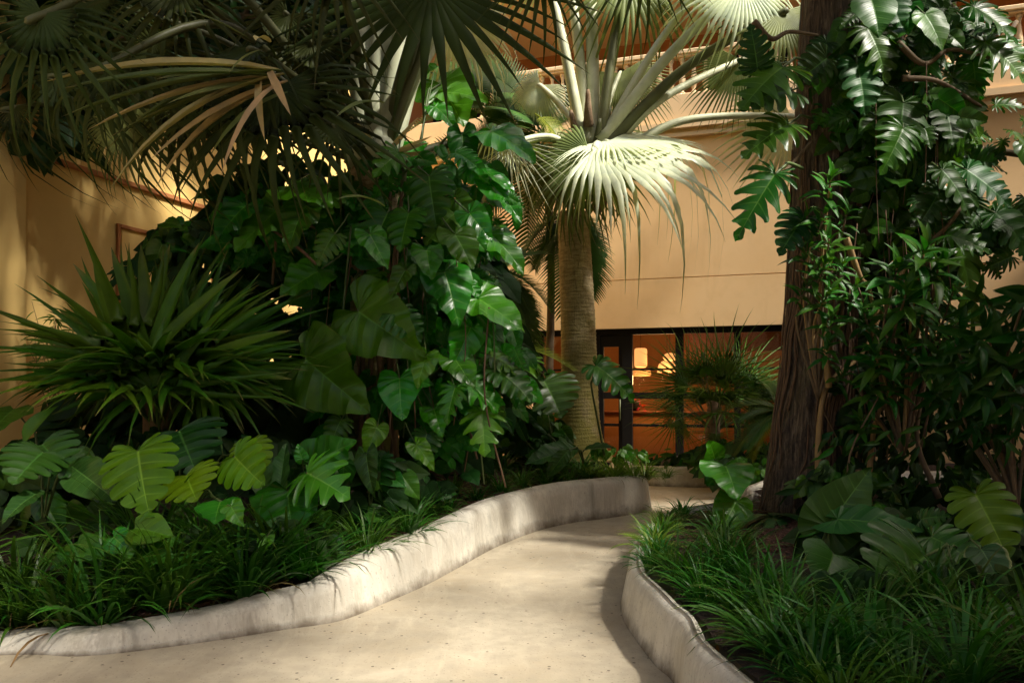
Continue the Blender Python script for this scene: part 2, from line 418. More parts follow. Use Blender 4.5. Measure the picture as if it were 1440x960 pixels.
LM = {}
for i in range(3):
    LM['philo', i] = broadleaf('philodendron_leaf', 'philo', M['philo'], 8, 0, cols=4, rows=6, fold=.35+.1*i, droop=.25+.15*i, wave=.06, puff=.05, seed=i*3+1, curl=.12*(i-1))
    LM['bright', i] = broadleaf('sunlit_young_leaf', 'philo', M['philo_bright'], 7, 0, cols=4, rows=5, fold=.3, droop=.3+.1*i, wave=.045, puff=.04, seed=i*5+2, curl=.1*(1-i))
    LM['mon', i] = broadleaf('monstera_leaf', 'monstera', M['monstera'], 9, .30, .42-.06*i, cols=4, rows=7, fold=.3, droop=.35+.2*i, wave=.02, puff=.035, fwd=.36, seed=i*7+1, curl=.15*(i-1))
    LM['mond', i] = broadleaf('monstera_leaf', 'monstera', M['monstera_dark'], 9, .30, .42-.06*i, cols=4, rows=7, fold=.3, droop=.35+.2*i, wave=.02, puff=.035, fwd=.36, seed=i*7+2, curl=.15*(i-1))
    LM['lime', i] = broadleaf('lime_monstera_leaf', 'monstera', M['monstera_lime'], 8, .20, .45, cols=4, rows=7, fold=.25, droop=.3, wave=.02, puff=.035, fwd=.36, seed=i*7+3)
    LM['split', i] = broadleaf('split_leaf', 'monstera', M['monstera'], 9, .62, .22, cols=4, rows=6, fold=.3, droop=.5, wave=.03, puff=.015, fwd=.55, seed=i*7+5)
    LM['splitb', i] = broadleaf('split_leaf', 'monstera', M['philo_bright'], 7, .6, .25, cols=4, rows=6, fold=.3, droop=.4, wave=.03, puff=.015, fwd=.7, seed=i*7+6)
    LM['aloc', i] = broadleaf('elephant_ear_leaf', 'aloc', M['aloc'], 9, 0, cols=3, rows=5, fold=.3, droop=.2+.15*i, wave=.02, puff=.025, seed=i+31)
    LM['heart', i] = broadleaf('heart_leaf', 'heart', M['philo'], 6, 0, cols=2, rows=4, fold=.35, droop=.4, wave=.03, puff=.015, seed=i+41, curl=.15*(i-1))
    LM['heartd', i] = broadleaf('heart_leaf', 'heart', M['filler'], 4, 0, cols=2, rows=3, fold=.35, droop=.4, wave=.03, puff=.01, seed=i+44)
    LM['heartm', i] = broadleaf('heart_leaf', 'heart', M['monstera'], 6, 0, cols=2, rows=4, fold=.35, droop=.4, wave=.03, puff=.015, seed=i+47)
    LM['lance', i] = lance('lance_leaf', M['lance'], .125, .25+.2*i, bend=.1*(i-1))
    LM['lanced', i] = lance('dark_lance_leaf', M['lance_dark'], .12, .5+.25*i, bend=.1*(i-1))
    LM['fill', i] = lance('shade_filler_leaf', M['filler'], .15, .3+.2*i, rows=4)
LM['crown', 0] = broadleaf('crown_leaf', 'heart', M['filler'], 2, 0, cols=2, rows=1, fold=.3, droop=.4, puff=0, seed=1)
LM['varieg', 0] = broadleaf('variegated_leaf', 'heart', M['varieg'], 7, 0, cols=3, rows=6, fold=.3, droop=.3, wave=.04, puff=.015, seed=3)
LM['nest', 0] = broadleaf('broad_oval_leaf', 'oval', M['aloc'], 10, 0, cols=2, rows=4, fold=.5, droop=.35, wave=.02, puff=.01, seed=5)
LM['nest', 1] = broadleaf('broad_oval_leaf', 'oval', M['aloc'], 10, 0, cols=2, rows=4, fold=.5, droop=.7, wave=.02, puff=.01, seed=6)

# ------------------------------------------------------------ plant: an Empty with leaves, stalks and stems
class Plant:
    MAXP = 285
    def __init__(s, name, label, cat, base, group=None):
        s.root = empty(name, base); s.base = Vector(base); tag(s.root, label, cat, group)
        s.items = []
    def leaf(s, me, m4, name='leaf', stalk=None, label=None, hero=False):
        s.items.append((me, m4, name, stalk, label, hero)); return s
    def part(s, mb, name, mat, smooth=True, label=None):
        mb.v = [tuple(Vector(p)-s.base) for p in mb.v]
        o = mb.build(name, mat, s.root, smooth)
        if label: o['label'] = label
        return o
    def stem(s, pts, rad, mat, name='stem', n=6, sub=6, wob=None):
        pp = spline(pts, sub)
        if hasattr(rad, '__len__'):
            rr = [float(np.interp(i/(len(pp)-1), np.linspace(0, 1, len(rad)), rad)) for i in range(len(pp))]
        else: rr = rad
        mb = MB(); mb.tube(pp, rr, n, wob=wob); return s.part(mb, name, mat)
    def hero(s, kind, b, t, nrm=None, stalk_to=None, Yt=None, wide=1.0, name='leaf', label=None, smat='stalk', var=None):
        """b, t: (px, py, Y) of the blade's base and tip"""
        B, T = P(*b), P(*t); d = T-B
        if nrm is None: nrm = Vector((0, -1, .35))
        me = LM[kind, (var if var is not None else rnd.randrange(3)) if (kind, 1) in LM else 0]
        m = frame(B, d, Vector(nrm), (d.length*wide*1.04, d.length*1.06, d.length*1.04))
        st = None
        if stalk_to is not None:
            E = stalk_to if isinstance(stalk_to, Vector) else P(*stalk_to)
            mid = B.lerp(E, .45)+Vector((0, .03, .12*(B-E).length))-d.normalized()*.1*(B-E).length
            st = ([B, B.lerp(mid, .6)-d*.03, mid, E], smat)
        return s.leaf(me, m, name, st, label, True)
    def done(s):
        base = Matrix.Translation(-s.base)
        def key(it):
            p = it[1].translation
            return (-1e9 if it[5] else 0) - it[1].col[1].length/max(.5, (p-camo.location).length)
        s.items.sort(key=key)
        for me, m, name, stalk, label, hero in s.items[:s.MAXP]:
            lm = base @ m; o = obj(name, me, s.root, lm)
            if label: o['label'] = label
            if stalk:
                mb = MB(); pp = spline(stalk[0], 5); L = m.col[1].length
                mb.tube([p-s.base for p in pp], [max(.004, .018*L)*(1+.4*i/len(pp)) for i in range(len(pp))], 6)
                so_ = mb.build('leaf_stalk', M[stalk[1]], o); so_.matrix_parent_inverse = lm.inverted()
        rest = s.items[s.MAXP:]
        if rest: merged(rest, 'leaf_mass', s.root, s.base)
        return s

def merged(items, name, parent, origin):
    cache = {}; Vs = []; Ls = []; Ns = []; UVs = []; MI = []; mats = []; nv = 0
    for it in items:
        me, m = it[0], it[1]
        if me.name not in cache:
            v = np.empty(len(me.vertices)*3, np.float32); me.vertices.foreach_get('co', v)
            l = np.empty(len(me.loops), np.int32); me.loops.foreach_get('vertex_index', l)
            n = np.empty(len(me.polygons), np.int32); me.polygons.foreach_get('loop_total', n)
            u = np.empty(len(me.loops)*2, np.float32); me.uv_layers[0].data.foreach_get('uv', u)
            cache[me.name] = (v.reshape(-1, 3), l, n, u)
        v, l, n, u = cache[me.name]
        mt = me.materials[0]
        if mt not in mats: mats.append(mt)
        A = np.array(m); w = v@A[:3, :3].T+A[:3, 3]-np.array(origin)
        Vs.append(w); Ls.append(l+nv); Ns.append(n); UVs.append(u); MI.append(np.full(len(n), mats.index(mt), np.int32)); nv += len(v)
    V = np.concatenate(Vs).astype(np.float32); Lp = np.concatenate(Ls); Np = np.concatenate(Ns)
    me = bpy.data.meshes.new(name)
    me.vertices.add(len(V)); me.vertices.foreach_set('co', V.ravel())
    me.loops.add(len(Lp)); me.loops.foreach_set('vertex_index', Lp)
    me.polygons.add(len(Np)); me.polygons.foreach_set('loop_start', np.r_[0, np.cumsum(Np)[:-1]].astype(np.int32))
    me.update(calc_edges=True)
    me.polygons.foreach_set('use_smooth', np.ones(len(Np), dtype=bool))
    me.uv_layers.new(name='UVMap').data.foreach_set('uv', np.concatenate(UVs))
    for mt in mats: me.materials.append(mt)
    me.polygons.foreach_set('material_index', np.concatenate(MI)); me.update(); me.validate()
    o = obj(name, me, parent); o['kind'] = 'stuff'; return o

def rdir(r, up=(-.2, .9)):
    a = r.uniform(0, 2*math.pi); z = r.uniform(*up); h = math.sqrt(max(0, 1-z*z))
    return Vector((h*math.cos(a), h*math.sin(a), z))

def scatter(pl, kinds, ell, Y0, Y1, n, size, seed=1, tipdown=.6, face=(0, -1, .45), rand=.55, stem_x=None, holes=()):
    """leaves in a volume given by the picture ellipse (cx, cy, rx, ry) and two depths; size in metres"""
    r = random.Random(seed); cx, cy, rx, ry = ell; k = 0; c = P(cx, cy, (Y0+Y1)/2)
    while k < n:
        u, v = r.uniform(-1, 1), r.uniform(-1, 1)
        if u*u+v*v > 1: continue
        px, py = cx+u*rx, cy+v*ry
        if any(((px-hx)/ha)**2+((py-hy)/hb)**2 < 1 for hx, hy, ha, hb in holes) and r.random() < .9: k += 1; continue
        p = P(px, py, r.uniform(Y0, Y1))
        outw = (p-c); outw.normalize() if outw.length > 0 else None
        d = Vector((outw.x*.8+r.uniform(-.7, .7), r.uniform(-.6, .3), -tipdown+r.uniform(-.5, .6))).normalized()
        nn = Vector(face)+Vector((r.uniform(-1, 1), r.uniform(-1, 1), r.uniform(-1, 1)))*rand+outw*.3
        s_ = r.uniform(*size)
        pl.leaf(LM[r.choice(kinds), r.randrange(3)], frame(p, d, nn, (s_*r.uniform(.8, 1.1), s_, s_)))
        k += 1
LM['swl', 0] = lance('sword_leaf', M['sword'], .052, .12, 7, .7, prof=([0, .1, .5, .85, 1], [.5, .9, 1, .5, .03]))
# ------------------------------------------------------------ concrete and plaster
def concrete(name, base, dark, streaks=True, sc=1.0):
    m, nt, out = newmat(name); L = nt.links
    geo = N(nt, 'ShaderNodeNewGeometry'); pos = geo.outputs['Position']
    a = noise(nt, pos, 1.1*sc, 6, .6, .4); b = noise(nt, pos, 7*sc, 6, .65); c = noise(nt, pos, 42*sc, 4, .6)
    col = mix(nt, math_(nt, 'MULTIPLY_ADD', a, 3.4, -1.35, clamp=True), base, dark)
    col = mix(nt, math_(nt, 'MULTIPLY_ADD', b, 3.0, -1.25, clamp=True), col, tuple(x*.72 for x in base))
    # thin trowel drifts
    mp = N(nt, 'ShaderNodeMapping'); L.new(pos, mp.inputs[0]); mp.inputs['Scale'].default_value = (3, .6, 1); mp.inputs['Rotation'].default_value = (0, 0, .9)
    d = noise(nt, mp.outputs[0], 1.6, 5, .7, .8)
    col = mix(nt, math_(nt, 'MULTIPLY', math_(nt, 'SUBTRACT', d, .52, clamp=True), 2.4, clamp=True), col, tuple(min(1, x*1.16) for x in base))
    # dark specks and pits
    vo = N(nt, 'ShaderNodeTexVoronoi'); vo.inputs['Scale'].default_value = 14*sc; L.new(pos, vo.inputs['Vector'])
    gate = noise(nt, pos, 2.3, 3)
    rs = math_(nt, 'MULTIPLY', math_(nt, 'SUBTRACT', gate, .33, clamp=True), .9)
    sp = math_(nt, 'LESS_THAN', vo.outputs['Distance'], rs)
    sp = math_(nt, 'MULTIPLY', sp, math_(nt, 'LESS_THAN', vo.outputs['Distance'], .13))
    vc = N(nt, 'ShaderNodeSeparateColor'); L.new(vo.outputs['Color'], vc.inputs[0])
    sp = math_(nt, 'MULTIPLY', sp, math_(nt, 'GREATER_THAN', vc.outputs[0], .2))
    col = mix(nt, math_(nt, 'MULTIPLY', sp, .25 if streaks else .75), col, (.06, .045, .03))
    vo2 = N(nt, 'ShaderNodeTexVoronoi'); vo2.inputs['Scale'].default_value = 38*sc; L.new(pos, vo2.inputs['Vector'])
    col = mix(nt, math_(nt, 'MULTIPLY', math_(nt, 'LESS_THAN', vo2.outputs['Distance'], .16), .38), col, (.10, .08, .06))
    if streaks:
        mp2 = N(nt, 'ShaderNodeMapping'); L.new(pos, mp2.inputs[0]); mp2.inputs['Scale'].default_value = (1, 1, .06)
        s1 = noise(nt, mp2.outputs[0], 7, 4, .6); s2 = noise(nt, mp2.outputs[0], 48, 5, .7); s3 = noise(nt, mp2.outputs[0], 2.2, 3)
        k = math_(nt, 'ADD', math_(nt, 'MULTIPLY', math_(nt, 'SUBTRACT', s1, .5), 1.6), math_(nt, 'MULTIPLY', math_(nt, 'SUBTRACT', s2, .5), 2.2))
        k = math_(nt, 'MULTIPLY_ADD', math_(nt, 'SUBTRACT', s3, .45), 1.8, k)
        col = mix(nt, math_(nt, 'MULTIPLY_ADD', k, 1.5, .12, clamp=True), col, dark)
        col = mix(nt, math_(nt, 'MULTIPLY', math_(nt, 'SUBTRACT', s1, .62, clamp=True), 3.5, clamp=True), col, tuple(x*.42 for x in dark))
    if streaks:
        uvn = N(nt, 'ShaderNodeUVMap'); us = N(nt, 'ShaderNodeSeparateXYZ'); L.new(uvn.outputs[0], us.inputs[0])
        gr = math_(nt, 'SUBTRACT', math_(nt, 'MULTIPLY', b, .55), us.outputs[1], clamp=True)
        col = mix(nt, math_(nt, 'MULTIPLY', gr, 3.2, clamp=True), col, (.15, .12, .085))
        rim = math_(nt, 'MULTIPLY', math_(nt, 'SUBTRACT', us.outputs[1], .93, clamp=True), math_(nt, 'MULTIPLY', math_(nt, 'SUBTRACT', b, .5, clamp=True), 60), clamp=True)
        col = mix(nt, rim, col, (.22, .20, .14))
    bs = N(nt, 'ShaderNodeBsdfPrincipled'); L.new(col, bs.inputs['Base Color']); bs.inputs['Roughness'].default_value = .72
    bs.inputs['Specular IOR Level'].default_value = .35
    h = math_(nt, 'ADD', math_(nt, 'MULTIPLY', c, .5), math_(nt, 'ADD', math_(nt, 'MULTIPLY', b, .8), math_(nt, 'MULTIPLY', sp, -.3 if streaks else -1.2)))
    L.new(bump(nt, h, .45, .008), bs.inputs['Normal']); L.new(bs.outputs[0], out.inputs[0]); return m
M['path'] = concrete('cream_concrete', (.45, .39, .285), (.31, .255, .17), False)
M['kerb'] = concrete('pale_streaked_concrete', (.68, .645, .55), (.46, .42, .34), True)

def plaster(name, base, var, b2=.06):
    m, nt, out = newmat(name); L = nt.links
    geo = N(nt, 'ShaderNodeNewGeometry'); pos = geo.outputs['Position']
    a = noise(nt, pos, .5, 5, .6); b = noise(nt, pos, 3.5, 6, .6); c = noise(nt, pos, 70, 4, .6)
    mp = N(nt, 'ShaderNodeMapping'); L.new(pos, mp.inputs[0]); mp.inputs['Scale'].default_value = (1, 1, .12)
    s = noise(nt, mp.outputs[0], 3, 5, .6)
    col = mix(nt, math_(nt, 'MULTIPLY_ADD', a, 2.0, -.5, clamp=True), base, var)
    col = mix(nt, math_(nt, 'MULTIPLY', math_(nt, 'SUBTRACT', b, .5, clamp=True), 1.2), col, tuple(x*.85 for x in var))
    col = mix(nt, math_(nt, 'MULTIPLY', math_(nt, 'SUBTRACT', s, .56, clamp=True), 2.0, clamp=True), col, tuple(x*.80 for x in var))
    bs = N(nt, 'ShaderNodeBsdfPrincipled'); L.new(col, bs.inputs['Base Color']); bs.inputs['Roughness'].default_value = .8
    bs.inputs['Specular IOR Level'].default_value = .25
    L.new(bump(nt, math_(nt, 'MULTIPLY_ADD', c, .5, b), .25, .006), bs.inputs['Normal']); L.new(bs.outputs[0], out.inputs[0]); return m
M['peach'] = plaster('peach_plaster', (.82, .575, .31), (.77, .50, .235))
M['peach2'] = plaster('cream_plaster', (.74, .56, .34), (.68, .48, .27))
M['ochre'] = plaster('ochre_plaster', (.72, .51, .19), (.62, .41, .13))
M['terra'] = plaster('terracotta_plaster', (.42, .17, .06), (.34, .13, .045))
M['room'] = plaster('room_orange_wall', (.50, .25, .095), (.42, .19, .065))
M['room_dark'] = plaster('room_red_brown_panel', (.19, .065, .028), (.14, .045, .02))

# ------------------------------------------------------------ ground sheets
def sheet(name, pts, z, mat, kind='structure'):
    me = mesh(name, [(x, y, z) for x, y in pts], [tuple(range(len(pts)))], mat, smooth=False)
    o = obj(name, me); o['kind'] = kind; return o
g = sheet('ground', [(-300, -300), (300, -300), (300, 300), (-300, 300)], -.03, M['soil'])
sheet('path', [(-14, -8), (22, -8), (22, 11.5), (-14, 19.5)], 0.0, M['path'])

# ------------------------------------------------------------ planters: soil bed + cast concrete kerb (battered face, rounded top)
def G(px, py): Y = EYE*F/(py-HY); return Vector(((px-CX)/F*Y, Y, 0))
left_foot = [Vector((-9, 4.35, 0)), Vector((-6, 4.3, 0)), Vector((-4.2, 4.22, 0)), G(0, 921)+Vector((0, 0, 0)), G(120, 922), G(270, 905), G(400, 885), G(480, 872), G(545, 846), G(600, 822), G(650, 795),
             G(700, 768), G(760, 745), G(810, 734), G(850, 729), G(895, 722)]
e_ = left_foot[-1]
left_foot += [e_+Vector((.22, .22, 0)), e_+Vector((.24, .62, 0)), e_+Vector((-.05, 1.0, 0)), e_+Vector((-.8, 1.5, 0)), e_+Vector((-2.2, 2.2, 0)), e_+Vector((-4, 3.0, 0)), e_+Vector((-5.2, 6, 0))]
right_foot = [Vector((1.0, 2.0, 0)), Vector((.86, 3.0, 0)), Vector((.80, 3.7, 0)), G(945, 958), G(920, 934), G(892, 897), G(877, 873), G(872, 852), G(876, 832), G(890, 800), G(906, 780), G(935, 760)]
e2_ = right_foot[-1]
right_foot += [e2_+Vector((.45, .35, 0)), e2_+Vector((.95, 1.0, 0)), e2_+Vector((1.35, 2.0, 0)), e2_+Vector((2.2, 3.0, 0)), e2_+Vector((4.0, 3.3, 0)), e2_+Vector((9, 2.2, 0))]
far_foot = [Vector((9, 11.2, 0)), Vector((5, 12.0, 0)), Vector((3.2, 12.35, 0)), Vector((2.3, 12.6, 0)), Vector((1.75, 12.9, 0)), Vector((1.6, 13.3, 0)), Vector((1.7, 13.9, 0)), Vector((2.0, 14.4, 0))]

def kerb(name, foot, h0, h1, hpos, label, inner, th=.15):
    """inner=+1: the bed lies to the left of the direction of travel"""
    sp = spline(foot, 10); n = len(sp)
    L = [0.0]
    for i in range(1, n): L.append(L[-1]+(sp[i]-sp[i-1]).length)
    rr = random.Random(3); prof = [(0, -.02), (.004, .05), (.018, .35), (.032, .7), (.048, .88), (.072, .965), (.105, 1.0), (th+.02, 1.0), (th+.05, .97), (th+.065, .85), (th+.07, 0)]
    V = []; UV = []; tops = []
    for i, p in enumerate(sp):
        t = (sp[min(i+1, n-1)]-sp[max(0, i-1)]).normalized(); nn = Vector((-t.y, t.x, 0))*inner
        u = L[i]/L[-1]; h = float(np.interp(p.x if hpos else u, h0, h1))
        wob = .012*math.sin(L[i]*2.3)+.008*math.sin(L[i]*5.1+1)
        for k, (o, z) in enumerate(prof):
            zz = h*z; q = p+nn*(o*1.25+wob*z)
            V.append((q.x, q.y, zz+(.006*math.sin(L[i]*3.1) if z > .8 else 0))); UV.append((L[i], z))
        tops.append((p+nn*(th+.1), h))
    m = len(prof); Fc = [(i*m+k, (i+1)*m+k, (i+1)*m+k+1, i*m+k+1) if inner < 0 else (i*m+k, i*m+k+1, (i+1)*m+k+1, (i+1)*m+k) for i in range(n-1) for k in range(m-1)]
    Fc += [tuple(range(m)), tuple((n-1)*m+k for k in range(m))[::-1]]
    o = obj(name, mesh(name, V, Fc, M['kerb'], UV)); tag(o, label, 'planter wall'); return sp, tops
lk, lt = kerb('planter_wall', left_foot, [-9, -3.2, -2.4, -1.7, -1.25, -1.0, -.66, -.14, .31, 1.57, 3], [.05, .06, .10, .17, .24, .30, .37, .42, .44, .46, .46], True,
              'long pale concrete planter wall curving away along the path below the palm grove', 1)
rk, rt = kerb('planter_wall', right_foot, [0, 1], [.33, .33], False, 'shaded grey concrete planter wall bulging round the bed with the big bark trunk', -1, .06)
fk, ft = kerb('planter_wall', far_foot, [0, 1], [.30, .30], False, 'low concrete planter wall at the far end of the path below the windows', -1)

def inside(poly, x, y):
    c = False; j = len(poly)-1
    for i in range(len(poly)):
        a, b = poly[i], poly[j]
        if (a[1] > y) != (b[1] > y) and x < (b[0]-a[0])*(y-a[1])/(b[1]-a[1])+a[0]: c = not c
        j = i
    return c
def bedheight(poly, line, base, rise, maxr):
    pl = np.array([(q.x, q.y) for q, h in line]); hh = np.array([h for q, h in line])
    def f(x, y):
        d = np.hypot(pl[:, 0]-x, pl[:, 1]-y); k = int(d.argmin())
        w = 1/(d+.05)**2; h = float((w*hh).sum()/w.sum())
        s = min(1, max(0, d[k]-.08)/maxr); s = s*s*(3-2*s)
        return h-.05+rise*s+.02*math.sin(x*3.1+y*1.7)+.015*math.sin(x*7+1)*math.sin(y*6.3)
    return f
def bed(name, poly, hf, step=.12):
    xs = [p[0] for p in poly]; ys = [p[1] for p in poly]; V = []; idx = {}; Fc = []
    x0, y0 = min(xs), min(ys); nx = int((max(xs)-x0)/step)+2; ny = int((max(ys)-y0)/step)+2
    ok = [[inside(poly, x0+i*step, y0+j*step) for j in range(ny)] for i in range(nx)]
    r = random.Random(5)
    for i in range(nx):
        for j in range(ny):
            if ok[i][j]:
                x, y = x0+i*step, y0+j*step; idx[i, j] = len(V); V.append((x, y, hf(x, y)+r.uniform(-.012, .012)))
    for i in range(nx-1):
        for j in range(ny-1):
            q = [(i, j), (i+1, j), (i+1, j+1), (i, j+1)]
            if all(k in idx for k in q): Fc.append(tuple(idx[k] for k in q))
    o = obj(name, mesh(name, V, Fc, M['soil'])); o['kind'] = 'structure'
lpoly = [(q.x, q.y) for q, h in lt]; lpoly = [( (p[0]), (p[1])) for p in lpoly]+[(-9.0, 16)]
rpoly = [(q.x, q.y) for q, h in rt]+[(10, 2.2)]
fpoly = [(q.x, q.y) for q, h in ft]+[(4, 14.0), (9, 12.4)]
def shrink(line, k=-.03): return line
HL = bedheight(lpoly, lt, .3, .42, 1.6); HR = bedheight(rpoly, rt, .3, .06, 1.2); HF = bedheight(fpoly, ft, .3, .1, .8)
bed('planting_soil', [(q.x, q.y) for q, h in [(a-Vector((0, 0, 0)), b) for a, b in lt]]+[(-9, 16)], HL)
bed('planting_soil', rpoly, HR); bed('planting_soil', fpoly, HF)

# ------------------------------------------------------------ back building (facade frame: x along the wall, y into the building)
BA = math.atan2(-1.12, 3.32); B0 = Vector((2.98, 14.5, 0)); be1 = Vector((math.cos(BA), math.sin(BA), 0)); be2 = Vector((-math.sin(BA), math.cos(BA), 0))
def bx_(px, yo=0.0):
    k = (px-CX)/F; c = B0+be2*yo
    return (k*c.y-c.x)/(be1.x-k*be1.y)
def bz_(px, py, yo=0.0):
    x = bx_(px, yo); Y = (B0+be2*yo+be1*x).y
    return EYE+(HY-py)/F*Y
bld = empty('hotel_building', B0, BA)
tag(bld, 'peach plastered building with a balustraded balcony over dark framed windows', 'building')
X0, X1 = -8.0, 12.0
wx0, wx1 = bx_(748), bx_(1215); head = bz_(900, 461); LEDGE = bz_(1000, 190); DECK = bz_(1000, 172)
groove = bz_(960, 390)
w = MB(); T = .35
# wall panels butt round the window opening; a recessed horizontal joint crosses the wall
w.box((X0, 0, -.1), (wx0, T, head)); w.box((wx1, 0, -.1), (X1, T, head))
w.box((X0, 0, head), (X1, T, groove-.008)); w.box((X0, .02, groove-.008), (X1, T, groove+.008)); w.box((X0, 0, groove+.008), (X1, T, LEDGE-.004))
w.build('wall', M['peach'], bld, False)
c = MB(); c.box((X0, -.10, LEDGE), (X1, T, LEDGE+.07)); c.box((X0, -.06, LEDGE+.07), (X1, T, LEDGE+.14)); c.box((X0, -.16, LEDGE+.14), (X1, T, DECK+.02))
c.build('cornice', M['peach2'], bld, False)
railz = bz_(900, 82); footz = bz_(900, 140)
b = MB(); b.box((X0, -.06, DECK+.024), (X1, .16, footz), .012); b.build('balcony_kerb', M['peach2'], bld, False)
b = MB(); b.box((X0, -.07, railz-.05), (X1, .17, railz+.03), .014); b.box((X0, -.04, railz-.085), (X1, .14, railz-.053), .008); b.build('balcony_rail', M['peach2'], bld, False)
bh = railz-.085-footz
prof = [(.055, 0), (.055, .07), (.035, .09), (.03, .14), (.045, .20), (.062, .32), (.060, .42), (.04, .60), (.028, .78), (.03, .84), (.042, .88), (.035, .90), (.055, .92), (.055, 1.0)]
bal = MB().lathe([(r_, z*bh) for r_, z in prof], 10).mesh('baluster', M['peach2'])
x = -4.6
while x < 7.0:
    obj('baluster', bal, bld, Matrix.Translation((x, .05, footz))); x += .205
# balcony floor, back wall with dark openings, upper wall
b = MB(); b.box((X0, T+.004, DECK-.2), (X1, 3.0, DECK)); b.build('balcony_floor', M['peach2'], bld, False)
b = MB(); ops = [(-6.2, -4.4), (-3.0, -1.2), (.2, 2.0), (3.4, 5.2), (6.6, 8.4)]; TOPZ = DECK+2.4
xs = X0
for a_, b_ in ops:
    b.box((xs, 3.0, DECK), (a_, 3.3, TOPZ)); xs = b_
b.box((xs, 3.0, DECK), (X1, 3.3, TOPZ)); b.box((X0, 3.0, TOPZ), (X1, 3.3, TOPZ+3.6)); b.build('upper_wall', M['terra'], bld, False)
for a_, b_ in ops:
    f = MB(); zt = TOPZ-.003
    f.box((a_+.002, 3.05, DECK+.002), (a_+.08, 3.15, zt)); f.box((b_-.08, 3.05, DECK+.002), (b_-.002, 3.15, zt)); f.box(((a_+b_)/2-.04, 3.05, DECK+.002), ((a_+b_)/2+.04, 3.15, zt))
    f.box((a_+.08, 3.06, zt-.08), ((a_+b_)/2-.04, 3.14, zt)); f.box(((a_+b_)/2+.04, 3.06, zt-.08), (b_-.08, 3.14, zt))
    o = f.build('balcony_door', M['black'], bld, False)
    pn = MB(); pn.box((a_+.08, 3.095, DECK+.01), (b_-.08, 3.105, zt-.08)); pn.build('pane', M['black'], o, False)
b = MB(); b.box((X0, -.14, TOPZ+.5), (X1, 3.0-.002, TOPZ+.8)); b.box((X0, -.18, TOPZ+.8), (X1, 3.3, TOPZ+4)); b.build('upper_storey', M['peach'], bld, False)
# slender engaged column near the end of the wall
b = MB(); px_ = bx_(1287); 
b.box((px_-.17, -.16, -.1), (px_+.17, -.002, LEDGE-.006), .012)
for q in (-.10, -.035, .03, .095): b.box((px_+q-.012, -.185, .3), (px_+q+.017, -.158, LEDGE-.25), .006)
b.build('pilaster', M['peach2'], bld, False)

# window wall
M['glass'], nt, out = newmat('window_glass')
fr = N(nt, 'ShaderNodeFresnel'); fr.inputs[0].default_value = 1.5
tb = N(nt, 'ShaderNodeBsdfTransparent'); tb.inputs[0].default_value = (.88, .86, .82, 1); gb = N(nt, 'ShaderNodeBsdfGlossy'); gb.inputs['Roughness'].default_value = .03
ms = N(nt, 'ShaderNodeMixShader'); nt.links.new(fr.outputs[0], ms.inputs[0]); nt.links.new(tb.outputs[0], ms.inputs[1]); nt.links.new(gb.outputs[0], ms.inputs[2]); nt.links.new(ms.outputs[0], out.inputs[0])
top = head-.003
posts = [(748, 762), (836, 842), (874, 888), (949, 960), (1032, 1041), (1104, 1112), (1200, 1213)]
px_edges = [(max(wx0+.003, bx_(a)), min(wx1-.003, bx_(b))) for a, b in posts]
win = MB(); hz = top-.11
win.box((wx0+.003, .07, hz), (wx1-.003, .19, top)); win.build('window_head_frame', M['black'], bld, False)
for a, b_ in px_edges:
    q = MB(); q.box((a, .075, 0.0), (b_, .185, hz-.002)); q.build('window_mullion', M['black'], bld, False)
rails = [bz_(900, 519), bz_(900, 556), bz_(900, 598)]
for i in range(len(px_edges)-1):
    a, b_ = px_edges[i][1]+.002, px_edges[i+1][0]-.002
    fo = MB(); is_door = i in (1,)
    fo.box((a, .09, .002), (b_, .17, .16))
    if is_door:
        fo.box((a, .09, .16), (a+.07, .17, hz-.22)); fo.box((b_-.07, .09, .16), (b_, .17, hz-.22)); fo.box((a, .09, hz-.22), (b_, .17, hz-.004))
    o = fo.build('window_frame', M['black'], bld, False)
    for z, h in zip(rails, (.018, .06, .025)):
        q = MB(); q.box((a+.07 if is_door else a, .10, z-h), (b_-.07 if is_door else b_, .16, z+h)); q.build('glazing_bar', M['black'], o, False)
    if is_door:
        q = MB(); q.tube([(b_-.035, .05, .95), (b_-.035, .05, 1.35)], .012, 8); q.box((b_-.045, .052, 1.0), (b_-.025, .088, 1.02)); q.box((b_-.045, .052, 1.28), (b_-.025, .088, 1.30)); q.build('door_handle', M['petiole_dim'], o)
    zs = [.16]+[z for z in sorted(rails)]+[hz-.004]
    q = MB(); q.box((a, .126, .16), (b_, .134, hz-.004)); q.build('pane', M['glass'], o, False)
